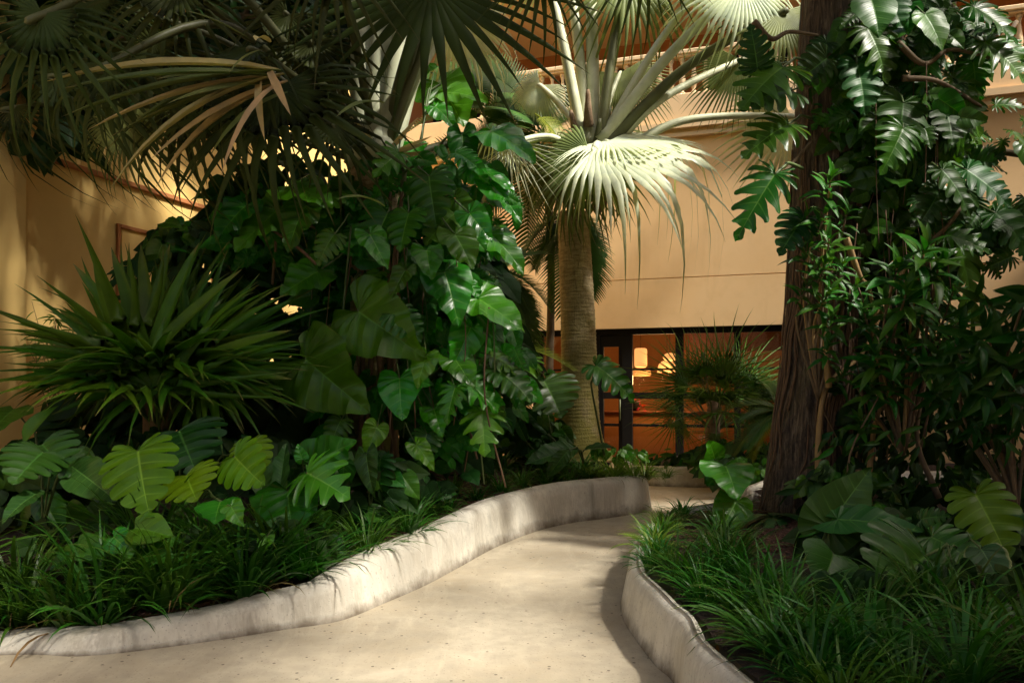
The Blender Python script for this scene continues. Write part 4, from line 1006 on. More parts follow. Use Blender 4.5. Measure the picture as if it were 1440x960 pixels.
H('mon', (603, 248, 7.3), (611, 310, 7.1), (-.1, -1, .3), A(560, 250), var=0, wide=.85)
H('bright', (600, 352, 7.2), (606, 386, 7.0), (.2, -.9, .4), A(560, 360), var=0)
H('bright', (690, 185, 7.8), (752, 210, 7.6), (.1, -.7, .8), A(600, 230), var=2, wide=1.1)
H('splitb', (678, 578, 7.2), (682, 632, 7.0), (.1, -1, .4), A(620, 560), var=0)
H('bright', (610, 575, 7.2), (620, 606, 7.0), (.1, -1, .4), A(570, 540), var=1)
H('bright', (620, 118, 8.4), (650, 168, 8.2), (0, -1, .5), A(590, 220), var=0, wide=1.4)
H('bright', (600, 90, 8.4), (575, 105, 8.3), (0, -1, .6), A(590, 200), var=1, wide=1.2)
H('bright', (625, 130, 8.2), (680, 128, 8.0), (0, -.8, .8), A(590, 220), var=2)
H('bright', (612, 150, 8.0), (640, 172, 7.9), (0, -.8, .8), A(590, 220), var=2)
H('philo', (650, 190, 7.8), (655, 245, 7.6), (.1, -1, .3), A(590, 240), var=1, wide=.7)
H('bright', (690, 258, 7.6), (735, 300, 7.4), (.4, -.8, .5), A(600, 280), var=1, wide=.8)
H('bright', (675, 236, 7.6), (722, 262, 7.5), (.3, -.6, .8), A(600, 280), var=0, wide=.9)
H('mon', (640, 300, 7.5), (600, 330, 7.3), (-.1, -.9, .4), A(580, 300), var=1)
H('mon', (470, 270, 7.3), (440, 300, 7.1), (-.2, -.9, .5), A(510, 300), var=1)
H('bright', (410, 262, 7.3), (462, 275, 7.1), (0, -.6, .8), A(500, 300), var=1, wide=1.3)
H('philo', (345, 290, 7.3), (300, 330, 7.1), (-.2, -.9, .4), A(480, 320), var=1)
H('philo', (390, 296, 7.3), (330, 345, 7.1), (-.2, -.9, .4), A(480, 320), var=0)
H('philo', (430, 290, 7.2), (400, 340, 7.0), (-.2, -1, .3), A(480, 320), var=2)
H('mon', (545, 300, 7.1), (520, 350, 6.9), (-.1, -1, .3), A(540, 330), var=0)
H('bright', (640, 505, 7.2), (665, 540, 7.0), (.3, -1, .4), A(600, 500), var=0)
H('mon', (700, 520, 7.3), (748, 555, 7.2), (.4, -.7, .7), A(620, 500), var=0, wide=1.0)
H('mon', (690, 500, 7.4), (735, 515, 7.3), (.4, -.6, .8), A(620, 500), var=2)
H('splitb', (655, 535, 7.2), (700, 570, 7.1), (.3, -.8, .6), A(620, 520), var=1)
for k_, b_1, t_1 in [('bright', (520, 330, 6.9), (545, 372, 6.8)), ('mon', (575, 300, 6.95), (560, 345, 6.8)), ('philo', (640, 330, 6.95), (665, 372, 6.8)), ('mon', (555, 440, 6.9), (590, 470, 6.8)), ('bright', (600, 500, 6.9), (585, 540, 6.8)), ('splitb', (640, 545, 6.9), (625, 590, 6.8)),
                    ('bright', (530, 600, 6.9), (515, 635, 6.8)), ('mon', (470, 330, 6.9), (445, 362, 6.8)), ('philo', (570, 380, 6.9), (548, 415, 6.8)), ('bright', (660, 300, 7.1), (690, 335, 7.0)), ('splitb', (560, 215, 7.2), (530, 240, 7.0)), ('bright', (585, 625, 6.9), (610, 655, 6.8)), ('mon', (480, 590, 6.9), (462, 622, 6.8))]:
    H(k_, b_1, t_1, (rnd.uniform(-.5, .5), -1, rnd.uniform(.1, .8)), A(b_1[0]*.6+540*.4, b_1[1]-10), wide=rnd.uniform(.8, 1.1))
H('mon', (600, 610, 7.1), (590, 650, 7.0), (0, -1, .4), A(570, 600), var=1)
for i, (c, Y0, Y1, n, sz, kinds) in enumerate([
    ((560, 400, 130, 190), 7.3, 8.3, 260, (.16, .32), ['heart', 'heartm', 'philo', 'mon']),
    ((600, 290, 130, 90), 7.4, 8.4, 120, (.14, .30), ['heart', 'heartm', 'bright', 'split']),
    ((640, 520, 100, 110), 7.3, 8.3, 120, (.14, .28), ['heart', 'split', 'bright', 'heartm']),
    ((420, 320, 120, 70), 7.5, 8.2, 80, (.14, .30), ['heartm', 'heart', 'philo']),
    ((560, 610, 130, 90), 7.2, 8.2, 120, (.10, .24), ['heartd', 'heartm', 'heart']),
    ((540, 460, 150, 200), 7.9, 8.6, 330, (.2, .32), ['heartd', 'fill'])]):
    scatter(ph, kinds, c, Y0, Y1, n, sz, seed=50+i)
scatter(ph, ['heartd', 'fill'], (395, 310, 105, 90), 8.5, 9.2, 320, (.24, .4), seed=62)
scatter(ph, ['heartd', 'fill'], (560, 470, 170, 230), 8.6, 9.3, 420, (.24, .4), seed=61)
rr_ = random.Random(4)
for i in range(26):   # hanging aerial roots and stems
    px = rr_.uniform(430, 700); y0 = rr_.uniform(300, 480); y1 = rr_.uniform(560, 690); Y = rr_.uniform(7.2, 7.9)
    ph.stem([P(px, y0, Y), P(px+rr_.uniform(-14, 14), (y0+y1)/2, Y-.1), P(px+rr_.uniform(-25, 25), y1, Y)], rr_.uniform(.004, .010), M['stalk' if i % 3 == 0 else 'root'], 'aerial_root', 5, 6)
for k in range(5):
    x = 500+k*16
    ph.stem([P(x, 700, 7.6), P(x+rr_.uniform(-15, 15), 560, 7.55), P(x+rr_.uniform(-15, 15), 420, 7.55), P(x+rr_.uniform(-10, 10), 270, 7.6)], [.03, .026, .018], M['root'], 'climbing_stem', 7, 8)
ph.stem([P(360, 308, 7.3), P(415, 345, 7.2), P(445, 372, 7.2)], .014, M['root'], 'climbing_stem', 6, 6)
ph.stem([P(383, 400, 7.6), P(388, 330, 7.6), P(380, 300, 7.5), P(470, 330, 7.6)], .014, M['stem'], 'climbing_stem', 6, 6)
ph.done()

# ============================================================ sword leaved palm (left)
sw = Plant('sword_leaved_palmetto', 'bushy palmetto with long dark sword leaves in front of the ochre wall', 'palm', P(220, 640, 6.8))
rr_ = random.Random(31); cen = P(222, 545, 6.8)
hubs = []
for i in range(40):
    d = rdir(rr_, (-.12, .98)); 
    if d.y > .5: d.y *= .3; d.normalize()
    hub = cen+Vector((d.x*.42, d.y*.42, d.z*.34+.03)); 
    L_ = rr_.uniform(.80, 1.08)*(1.15-.15*abs(d.z)); tip = hub+(d+Vector((0, 0, .05))).normalized()*L_
    nn = Vector((rr_.uniform(-.5, .5), rr_.uniform(-.6, .2), 1.2-abs(d.z))) if d.z < .6 else Vector((rr_.uniform(-1, 1), -1, .3))
    frond(sw, 'sw_a' if d.z > .35 else 'sw_b', hub, tip, nn, cen-Vector((0, 0, .35)), .016, .009, smat='stalk', sag=0, wide=.95)
# the low hub facing the camera
frond(sw, 'sw_b', (216, 548, 6.25), (216, 430, 6.2), (0, -1, .55), P(225, 610, 6.7), .012, .009, smat='stalk', wide=1.9)
for t in [(98, 360), (125, 365), (72, 420), (190, 330), (270, 330), (150, 340), (5, 470), (-5, 520), (230, 330), (330, 365), (400, 450), (410, 520), (65, 575), (260, 555)]:
    B = P(216+rr_.uniform(-30, 30), 545+rr_.uniform(-20, 5), 6.5); T = P(t[0], t[1], rr_.uniform(6.0, 6.8)); d = T-B; L_ = d.length
    sw.leaf(LM['swl', 0], frame(B, d, (0, -.8, .6), (L_, L_, L_)), 'leaf', hero=True)
tr_ = MB(); tr_.tube(spline([P(225, 720, 6.9), P(222, 640, 6.9), P(222, 560, 6.8)], 6), .12, 12); sw.part(tr_, 'trunk', M['fibre'])
sw.done()
# small bright bamboo-like plant against the wall
bb = Plant('bamboo_shrub', 'light green fine leaved shrub against the ochre wall', 'shrub', P(80, 560, 8.2))
rr_ = random.Random(12)
thin = lance('narrow_leaf', M['grass_lit'], .06, .4, 5)
for i in range(14):
    b0 = P(85+rr_.uniform(-12, 12), 600, 8.2); t0_ = P(rr_.uniform(35, 120), rr_.uniform(400, 500), rr_.uniform(7.9, 8.4)); md = b0.lerp(t0_, .5)+Vector((rr_.uniform(-.1, .1), 0, .05))
    bb.stem([b0, md, t0_], [.007, .003], M['stem_tan'], 'stem', 5, 4)
    for k in range(12):
        q = b0.lerp(t0_, rr_.uniform(.5, 1.02)); bb.leaf(thin, frame(q, rdir(rr_, (-.6, .5)), (0, -.7, .7), rr_.uniform(.12, .24)))
bb.done()
# ============================================================ big bark trunk and what climbs it
tr = Plant('old_bark_tree', 'thick dark tree trunk with stringy ridged bark standing in the planter', 'tree', P(1128, 705, 7.5))
r_ = random.Random(2)
path = spline([P(1134, 720, 7.5), P(1138, 640, 7.5), P(1150, 500, 7.5), P(1157, 380, 7.5), P(1163, 200, 7.5), P(1172, 0, 7.5), P(1185, -250, 7.5), P(1180, -450, 7.5)], 26)
rad = [float(np.interp(i/(len(path)-1), [0, .07, .16, .3, .5, .75, 1], [.40, .37, .34, .31, .29, .27, .22])) for i in range(len(path))]
ph_ = [r_.uniform(0, 6.28) for _ in range(6)]
def wob(i, k):
    a = 2*math.pi*k/72; u = i/26.
    return 1+.03*math.sin(7*a+u*1.6+ph_[0])+.025*math.sin(13*a-u*2.2+ph_[1])*math.sin(u*3+ph_[2])+.03*abs(math.sin(19*a+u*1.3+ph_[3]))+.03*math.sin(3*a+ph_[4])+r_.uniform(-.012, .012)
mb = MB(); mb.tube(path, rad, 72, wob=wob); tr.part(mb, 'trunk', M['bark'])
for i in range(60):    # stringy roots pressed to the bark
    a = r_.uniform(math.pi*.9, math.pi*2.1); i0 = r_.randrange(0, 60); i1 = min(len(path)-1, i0+r_.randrange(25, 90)); tw = r_.uniform(-.7, .7); pts = []
    for k in range(i0, i1, 5):
        aa = a+tw*(k-i0)/60+.06*math.sin(k*.3); q = path[k]; rr = rad[k]*1.06+.004
        pts.append(q+Vector((math.cos(aa)*rr, math.sin(aa)*rr, 0)))
    if len(pts) > 3: tr.stem(pts, r_.uniform(.005, .012), M['root'], 'clinging_root', 5, 3)
def cloud(pl, c, rad3, n, size, seed, kinds=('heart', 'heartm', 'heartd')):
    rr = random.Random(seed)
    for _ in range(n):
        d = rdir(rr, (-1, 1)); q = Vector(c)+Vector((d.x*rad3[0], d.y*rad3[1], d.z*rad3[2]))*rr.random()**.4
        s_ = rr.uniform(*size); pl.leaf(LM[rr.choice(kinds), rr.randrange(3)], frame(q, rdir(rr, (-.7, .4)), rdir(rr, (.1, 1)), s_))
# unseen crowns added overhead for shade, gaps placed where sunlight should reach
SUN_GAPS = [P(860, 215, 10.2), P(960, 250, 9.8), P(1020, 60, 10), P(840, 100, 10.8), P(740, 250, 10.5), P(820, 400, 11), P(820, 500, 11), P(825, 580, 11), P(700, 350, 7.3), P(700, 430, 7.2),
        P(650, 420, 7.1), P(650, 500, 7.2), P(680, 600, 7.2), P(640, 140, 8.2), P(720, 200, 7.7), P(690, 280, 7.5), G(700, 850), G(780, 780), G(830, 760), G(560, 910), P(540, 800, 5.6), P(610, 760, 6.3),
        P(680, 720, 7), P(760, 700, 8.5), P(880, 690, 9.6), P(880, 640, 9.9), P(1015, 660, 7), P(860, 530, 10), P(780, 560, 9.6), P(970, 40, 10.5), P(530, 130, 7.9), P(690, 100, 8.4), G(860, 738), P(905, 690, 9.9), G(955, 672), G(720, 925), G(500, 935), P(1010, -10, 10.4)]
OR_ = [.75, .8, .8, .6, .45, .35, .35, .4, .32, .4, .35, .3, .25,   .3, .3, .35, .8, 1.0, .8, .55, .5, .6, .6, .6, .6, .5, .25, .3, .3, .6, .45, .4, .9, .7, .7, .8, .6, .7]
OG = [(q-sdir*(q.z/sdir.z)) for q in SUN_GAPS]
def shade_canopy(pl, x0, x1, y0, y1, z0, z1, n, seed, size=(.34, .55), limbs=6, origin=None):
    rr = random.Random(seed); cl = [(rr.uniform(x0, x1), rr.uniform(y0, y1), rr.uniform(.9, 1.7)) for _ in range(int((x1-x0)*(y1-y0)/2.2))]
    k = 0
    while k < n:
        cx, cy, cr = rr.choice(cl); a = rr.uniform(0, 6.283); d = cr*math.sqrt(rr.random())
        q = Vector((cx+d*math.cos(a), cy+d*math.sin(a), rr.uniform(z0, z1))); k += 1
        g = q-sdir*(q.z/sdir.z)
        if any((g.x-o.x)**2+(g.y-o.y)**2 < r*r*1.3 for o, r in zip(OG, OR_)) and rr.random() < .97: continue
        if -1.4 < q.x < 2.3 and .5 < q.y < 9.5 and rr.random() < .55: continue
        if q.z < EYE+(HY+60)/F*q.y and q.y > 0: continue
        pl.leaf(LM['crown', 0], frame(q, rdir(rr, (-.7, .3)), rdir(rr, (.35, 1)), rr.uniform(*size)))
    o = Vector(origin)
    for i in range(limbs):
        cx, cy, cr = cl[i*len(cl)//limbs]; e = Vector((cx, cy, z0+.3)); pl.stem([o, o.lerp(e, .5)+Vector((0, 0, .35)), e], [.13, .08, .03], M['stem'], 'branch', 7, 5)
shade_canopy(tr, 0.5, 6.5, 1.5, 7.5, 7.6, 9.0, 1700, 70, origin=path[-1])
tr.done()
t2 = Plant('slender_tree', 'thinner dark trunk wrapped in leaves beside the thick bark trunk', 'tree', P(1225, 700, 8.6))
mb = MB(); pp = spline([P(1205, 720, 8.6), P(1212, 560, 8.6), P(1225, 300, 8.6), P(1250, 100, 8.6), P(1262, -150, 8.6)], 14); mb.tube(pp, [.16-.0010*i for i in range(len(pp))], 20, wob=lambda i, k: 1+.06*math.sin(k*2.2+i*.2)+r_.uniform(-.02, .02)); t2.part(mb, 'trunk', M['bark'])
for q in [[(1235, 250), (1290, 160), (1330, 60), (1350, -60)], [(1235, 220), (1310, 210), (1370, 120), (1430, 30)], [(1240, 300), (1330, 220), (1420, 215), (1500, 240)], [(1240, 120), (1200, 60), (1150, -40)], [(1232, 330), (1290, 300), (1380, 300), (1450, 360)]]:
    t2.stem([P(a, b, 8.5-.12*i) for i, (a, b) in enumerate(q)], [.06, .04, .022], M['stem'], 'branch', 8, 6)
shade_canopy(t2, 5.0, 11.5, -1.0, 7.5, 7.6, 9.0, 2900, 71, origin=pp[-1]); shade_canopy(t2, 5.8, 12.0, 7.5, 11.5, 8.6, 9.6, 1500, 79, origin=pp[-1])  # crown spread out of view to shade the right bed and small fan palm
t2.done()

vm = Plant('climbing_monstera', 'split leaved monstera climbing up the thick bark trunk and hanging from its branches', 'climber', P(1165, 700, 7.25))
H = vm.hero
for kind, b, t, nn, Y, w in [
    ('split', (1100, 95), (1045, 135), (-.3, -.8, .5), 6.9, 1.2), ('mond', (1112, 128), (1052, 128), (-.2, -.8, .7), 6.9, 1.1), ('split', (1108, 175), (1050, 205), (-.1, -.8, .6), 6.9, 1.0),
    ('split', (1090, 245), (1040, 320), (-.3, -1, .2), 6.8, .7), ('mond', (1065, 95), (1058, 40), (-.3, -1, .2), 6.9, .9), ('mond', (1130, 305), (1102, 345), (-.2, -1, .3), 6.9, .9),
    ('mond', (1205, 90), (1222, 150), (.1, -1, .2), 6.9, .8), ('heart', (1225, 0), (1240, 40), (0, -1, .3), 6.7, 1.3), 
    ('mond', (1270, 145), (1265, 225), (.2, -1, .2), 6.9, .8), ('split', (1270, 180), (1250, 232), (.1, -1, .2), 6.8, .9),
    ('mond', (1330, 155), (1345, 195), (.2, -1, .3), 7.0, 1.1), ('split', (1370, 10), (1440, 45), (.1, -.8, .6), 7.0, .9), ('split', (1385, 60), (1450, 100), (.2, -1, .3), 7.0, 1.1),
    ('split', (1340, 110), (1390, 175), (.2, -1, .2), 7.1, .8), ('mond', (1360, 240), (1425, 280), (.1, -.8, .6), 6.9, .9), ('mond', (1325, 240), (1375, 290), (.1, -.8, .6), 6.8, .7),
    ('split', (1330, 330), (1395, 345), (.2, -1, .5), 7.0, 1.0), ('split', (1350, 350), (1385, 460), (.2, -1, .1), 7.1, .5), ('mond', (1400, 300), (1460, 350), (.2, -1, .3), 7.1, .9),
    ('heart', (1300, 20), (1330, 60), (.1, -1, .3), 6.8, 1.0), ('split', (1220, 40), (1255, 100), (.1, -1, .2), 6.9, .9), 
    ('mond', (1320, 270), (1300, 310), (.1, -1, .2), 6.9, .8), ('split', (1318, 60), (1300, 120), (-.1, -1, .2), 7.1, .7)]:
    H(kind, (*b, Y), (*t, Y-.15), nn, wide=w, stalk_to=P(b[0]+(1165-b[0])*.25+20, b[1]-8, Y+.25))
holes = [(1405, 140, 52, 48), (1395, 395, 68, 58), (1428, 250, 40, 38), (1300, 100, 22, 25), (1282, 285, 14, 26), (1418, 230, 30, 30), (1080, 330, 40, 200), (1065, 60, 40, 30), (1350, 60, 25, 15)]
scatter(vm, ['heart', 'heartm', 'mond', 'split'], (1262, 110, 112, 150), 6.9, 8.0, 300, (.16, .34), 91, holes=holes)
scatter(vm, ['split', 'mond', 'heartm'], (1345, 190, 115, 190), 7.0, 8.2, 210, (.18, .36), 92, holes=holes)
scatter(vm, ['heartd', 'fill', 'heartm'], (1235, 330, 90, 160), 7.6, 8.6, 300, (.16, .30), 93, holes=holes)
scatter(vm, ['heartm', 'heart'], (1222, 150, 50, 210), 7.0, 7.25, 80, (.12, .24), 94)
scatter(vm, ['split', 'mond', 'fill'], (1400, 330, 60, 40), 7.0, 7.8, 60, (.16, .30), 95, holes=holes)
for q in [[(1060, 30), (1085, 55), (1110, 45), (1150, 50)], [(1040, 310), (1075, 270), (1105, 240), (1140, 200)], [(1150, 700), (1152, 600), (1165, 540), (1210, 500), (1240, 440)], [(1165, 545), (1160, 470), (1164, 420), (1160, 330)], [(1190, 335), (1210, 390), (1222, 405), (1235, 470)],
          [(1262, 60), (1300, 90), (1340, 70), (1420, 90)], [(1270, 110), (1320, 115), (1380, 150)], [(1275, 370), (1330, 320), (1360, 280)], [(1220, 470), (1270, 380), (1310, 330)], [(1220, 700), (1230, 600), (1260, 520)], [(1207, 660), (1230, 720)], [(1320, 700), (1290, 620), (1300, 540)]]:
    vm.stem([P(a, b, 6.95+.05*i) for i, (a, b) in enumerate(q)], [.030, .020, .014], M['stem_tan'] if q[0][0] in (1150, 1190, 1165, 1220) else M['stem'], 'climbing_stem', 7, 7)
for i in range(22):
    px = r_.uniform(1180, 1340); y0 = r_.uniform(50, 400); Y = r_.uniform(6.8, 7.6)
    vm.stem([P(px, y0, Y), P(px+r_.uniform(-12, 12), y0+120, Y), P(px+r_.uniform(-30, 30), y0+r_.uniform(200, 300), Y)], r_.uniform(.003, .007), M['root'], 'aerial_root', 5, 6)
vm.done()

# ---- leafy cane plants (rosettes of lance leaves)
def rosette(pl, c, ax, n, L_, kinds, rr, spread=(.15, 1.0), back=.25):
    ax = Vector(ax).normalized(); u = ax.orthogonal().normalized(); v = ax.cross(u); a = rr.uniform(0, 6)
    for i in range(n):
        a += 2.4; t = i/(n-1 if n > 1 else 1); el = spread[0]+(spread[1]-spread[0])*(1-t)
        d = (ax*math.cos(el*1.5)+(u*math.cos(a)+v*math.sin(a))*math.sin(el*1.5)).normalized()+Vector((0, 0, -.12))
        q = Vector(c)-ax*back*(1-t)
        l = L_*rr.uniform(.75, 1.1)*(.7+.3*math.sin(math.pi*min(1, t+.25)))
        pl.leaf(LM[rr.choice(kinds), rr.randrange(3)], frame(q, d, ax+Vector((0, -.2, .2)), l))
cane = [('song_plant', 'cane plant trailing lance shaped leaves down the bark trunk', P(1150, 560, 7.0),
   [(1168, 250, 6.75, .3), (1160, 300, 6.75, .24), (1166, 335, 6.7, .26), (1160, 372, 6.7, .24), (1166, 410, 6.7, .26), (1168, 445, 6.7, .24), (1166, 480, 6.7, .2), (1135, 300, 6.8, .2), (1140, 345, 6.8, .22), (1185, 370, 6.8, .24), (1190, 300, 6.9, .2), (1135, 400, 6.8, .2)], 'lance'),
  ('song_plant', 'bushy cane plant with upright lance leaf rosettes beside the thick bark trunk', P(1270, 640, 6.9),
   [(1300, 350, 6.3, .42), (1262, 375, 6.4, .38), (1320, 372, 6.4, .36), (1275, 410, 6.3, .38), (1300, 430, 6.6, .30), (1245, 420, 6.7, .28), (1250, 470, 6.6, .30), (1275, 485, 6.6, .28), (1230, 500, 6.6, .30), (1320, 470, 6.6, .30), (1215, 440, 6.8, .26), (1225, 540, 6.7, .28), (1260, 540, 6.7, .26), (1205, 400, 6.9, .24), (1340, 410, 6.8, .28), (1300, 510, 6.6, .26), (1210, 590, 6.8, .24), (1190, 520, 6.9, .24), (1350, 450, 6.8, .24)], 'lance'),
  ('drooping_shrub', 'dark glossy shrub with drooping pointed leaves at the edge of the bed', P(1430, 720, 6.2),
   [(1380, 490, 5.9, .34), (1410, 520, 5.8, .36), (1440, 480, 5.8, .36), (1350, 530, 6.0, .32), (1385, 560, 5.9, .32), (1425, 570, 5.8, .34), (1460, 530, 5.7, .36), (1340, 480, 6.2, .28), (1330, 570, 6.2, .28), (1450, 600, 5.8, .30), (1400, 440, 6.0, .28), (1440, 420, 5.8, .32), (1370, 600, 6.1, .26), (1470, 450, 5.7, .34), (1410, 620, 6.0, .28), (1320, 520, 6.3, .26)], 'lanced')]
for nme, lab, base, tips, kind in cane:
    cp = Plant(nme, lab, 'shrub', base); rr = random.Random(len(tips)*7)
    for i, (px, py, Y, L_) in enumerate(tips):
        c = P(px, py, Y); dd = (c-base); dd.y *= .5
        if kind == 'lanced': ax = Vector((rr.uniform(-.5, .2), -.5, -.25)); rosette(cp, c, ax, 13, L_, [kind], rr, (.1, .75), .35)
        else: ax = Vector((rr.uniform(-.35, .35), -.55, .75)); rosette(cp, c, ax, 15, L_, [kind], rr, (.15, 1.05), .18)
        mid = base.lerp(c, .55)+Vector((rr.uniform(-.1, .1), .12, .12))
        cp.stem([base, mid, c], [.016, .008], M['stem_tan'] if i % 4 == 0 and kind == 'lance' else M['stem'], 'cane', 6, 6)
    cp.done()
# dark thicket behind them
tk = Plant('shade_thicket', 'dark tangled shrub filling the shade behind the cane plants', 'shrub', P(1330, 690, 7.8))
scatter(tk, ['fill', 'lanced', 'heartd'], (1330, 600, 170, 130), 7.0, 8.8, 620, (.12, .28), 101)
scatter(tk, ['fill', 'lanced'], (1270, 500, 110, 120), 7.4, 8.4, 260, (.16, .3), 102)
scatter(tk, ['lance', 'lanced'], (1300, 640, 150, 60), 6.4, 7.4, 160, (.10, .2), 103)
for i in range(26):
    px = r_.uniform(1190, 1480); Y = r_.uniform(6.6, 8.2)
    tk.stem([P(px, 720, Y), P(px+r_.uniform(-25, 25), 640, Y), P(px+r_.uniform(-50, 50), r_.uniform(480, 580), Y)], [.012, .006], M['stem'] if i % 3 else M['stem_tan'], 'stem', 5, 5)
tk.done()

# ============================================================ middle: dark fan palm by the window, and low plants
mp_ = Plant('green_fan_palm', 'small dark green fan palm with spiky blades right in front of the windows', 'palm', P(1010, 655, 12.6))
rr_ = random.Random(17); cen = P(1005, 580, 12.6)
for i in range(38):
    d = rdir(rr_, (-.75, .98)); hub = cen+Vector((d.x*.60, d.y*.4, d.z*.62+.08)); tip = hub+(d+Vector((0, 0, .25))).normalized()*rr_.uniform(.5, 1.15)
    frond(mp_, 'gr_a' if i % 2 else 'gr_b', hub, tip, Vector((rr_.uniform(-.5, .5), -1, .4)) if abs(d.z) > .3 else (0, -.7, 1), cen-Vector((0, 0, .3)), .010, .006, smat='stalk', sag=0)
frond(mp_, 'gr_a', (948, 592, 11.9), (935, 645, 11.8), (0, -1, .5), cen, .010, .006, smat='stalk')
frond(mp_, 'gr_b', (1008, 610, 11.9), (1015, 665, 11.8), (0, -1, .5), cen, .010, .006, smat='stalk')
mp_.stem([P(1005, 668, 12.6), P(1002, 610, 12.6), P(1005, 560, 12.6)], [.13, .12, .10], M['fibre'], 'trunk', 12)
mp_.done()
f3 = Plant('feather_palm', 'little bright feather palm catching light between the fan palm and the bark trunk', 'palm', P(1100, 660, 12.0))
f3.stem([P(1100, 660, 12), P(1100, 610, 12)], .04, M['stem'], 'trunk', 8)
feathers(f3, [(('feay' if i == 3 else 'fea', i % 2), (1098, 580, 12), t, (0, -.5, 1), .55) for i, t in enumerate([(1058, 560, 11.6), (1040, 530, 11.8), (1060, 590, 11.4), (1050, 610, 11.5), (1110, 520, 12), (1085, 500, 12.2), (1150, 560, 11.8), (1040, 575, 11.4)])])
f3.done()
sh = Plant('broadleaf_undergrowth', 'dark leafy undergrowth around the foot of the small fan palm', 'shrub', P(1040, 660, 12.2))
scatter(sh, ['heartd', 'fill', 'heartm'], (1040, 645, 75, 25), 11.9, 13.0, 260, (.14, .3), 110)
scatter(sh, ['heartd', 'heartm'], (1050, 660, 60, 18), 10.8, 11.8, 130, (.12, .24), 111)
scatter(sh, ['fill', 'lance'], (960, 650, 50, 20), 12.6, 13.2, 130, (.14, .28), 112)
sh.done()

mo = Plant('monstera', 'monstera with pale shining split leaves either side of the ringed palm trunk', 'monstera', P(800, 640, 10.2))
H = mo.hero
H('mon', (765, 536, 9.7), (790, 578, 9.4), (.1, -.75, .7), (780, 640, 10.2), var=0, wide=1.5)
H('mon', (838, 514, 10.1), (893, 550, 9.9), (-.1, -.6, .85), (850, 640, 10.3), var=1, wide=.85)
H('splitb', (745, 505, 10.0), (728, 540, 9.8), (-.1, -.8, .6), (780, 630, 10.3), var=1)
H('nest', (812, 632, 9.6), (745, 642, 9.3), (0, -.7, .8), (820, 650, 9.8), var=0, wide=1.1)
H('nest', (822, 632, 9.7), (860, 624, 9.5), (0, -.5, 1), (820, 650, 9.8), var=0, wide=1.1)
H('nest', (800, 632, 9.4), (770, 665, 9.2), (0, -.9, .5), (820, 650, 9.8), var=1)
H('nest', (770, 610, 9.9), (738, 572, 9.9), (0, -1, .3), (800, 650, 9.9), var=0, wide=.8)
H('nest', (765, 600, 10.0), (758, 558, 10.1), (0, -1, .3), (800, 650, 9.9), var=0, wide=.8)
H('nest', (740, 620, 9.8), (725, 585, 9.8), (0, -1, .3), (760, 650, 9.9), var=0, wide=.9)
scatter(mo, ['heartd', 'heartm', 'fill'], (742, 622, 58, 42), 9.8, 11.0, 220, (.12, .3), 120)
scatter(mo, ['heart', 'fill'], (740, 560, 40, 60), 10.2, 11.2, 110, (.12, .26), 121)
scatter(mo, ['heartm', 'heart'], (868, 636, 34, 10), 10.3, 10.8, 40, (.08, .18), 122)
mo.done()

# ============================================================ low plants, left bed
lm = Plant('lime_monstera', 'lime green monstera with big split leaves below the sword leaved palmetto', 'monstera', P(250, 760, 5.9))
H = lm.hero; st = (255, 745, 5.9)
H('lime', (194, 634, 5.4), (203, 712, 5.15), (.05, -1, .35), st, var=0, wide=1.08)
H('lime', (262, 668, 5.5), (272, 696, 5.3), (.1, -1, .4), st, var=1, wide=1.6)
H('lime', (330, 642, 5.6), (362, 676, 5.4), (-.3, -1, .4), st, var=2, wide=1.1)
H('mond', (252, 606, 5.9), (268, 645, 5.6), (.1, -.8, .6), st, var=1, wide=1.5)
H('heart', (310, 705, 5.3), (300, 728, 5.1), (0, -.8, .6), st, wide=1.6)
H('bright', (325, 712, 5.2), (338, 735, 5.1), (0, -1, .4), st)
H('lime', (350, 625, 5.8), (365, 660, 5.6), (.2, -1, .4), st, var=0)
lm.done()
l2 = Plant('dark_monstera', 'glossy dark green monstera at the foot of the ochre wall', 'monstera', P(50, 740, 5.9))
H = l2.hero; st = (60, 740, 5.9)
H('mond', (60, 636, 5.6), (22, 668, 5.3), (.3, -.8, .6), st, var=0, wide=1.3)
H('mond', (60, 625, 5.7), (85, 655, 5.5), (.1, -.8, .6), st, var=1, wide=1.2)
H('nest', (100, 655, 5.7), (150, 690, 5.4), (.2, -.9, .5), st, var=0, wide=1.3)
H('nest', (60, 690, 5.5), (5, 712, 5.2), (0, -.6, .8), st, var=1, wide=1.2)
H('heartm', (20, 575, 6.2), (-15, 600, 5.9), (0, -.8, .6), st, wide=1.3)
H('lance', (35, 620, 6.0), (55, 560, 6.0), (0, -1, .3), wide=1.3)
scatter(l2, ['mond', 'heartm', 'heartd', 'fill'], (-330, 680, 260, 90), 5.6, 7.2, 260, (.2, .42), 129)
scatter(l2, ['heartd', 'fill', 'heartm'], (60, 690, 110, 60), 5.9, 6.9, 170, (.14, .34), 130)
l2.done()
l3 = Plant('split_philodendron', 'philodendron with a bright fingered leaf and a broad dull one at the bed edge', 'philodendron', P(430, 750, 6.2))
H = l3.hero; st = (420, 735, 6.3)
H('splitb', (432, 665, 5.8), (482, 690, 5.6), (.1, -.9, .5), st, var=0, wide=1.25, smat='root')
H('philo', (436, 652, 6.0), (494, 620, 5.9), (-.1, -1, .4), st, var=0, wide=1.0)
H('philo', (405, 690, 5.8), (408, 750, 5.5), (0, -1, .35), st, var=1, wide=1.4)
H('bright', (425, 645, 5.9), (418, 625, 5.9), (0, -1, .4), st)
H('nest', (368, 700, 6.1), (366, 612, 6.3), (.2, -1, .1), (370, 730, 6.2), var=0, wide=.8)
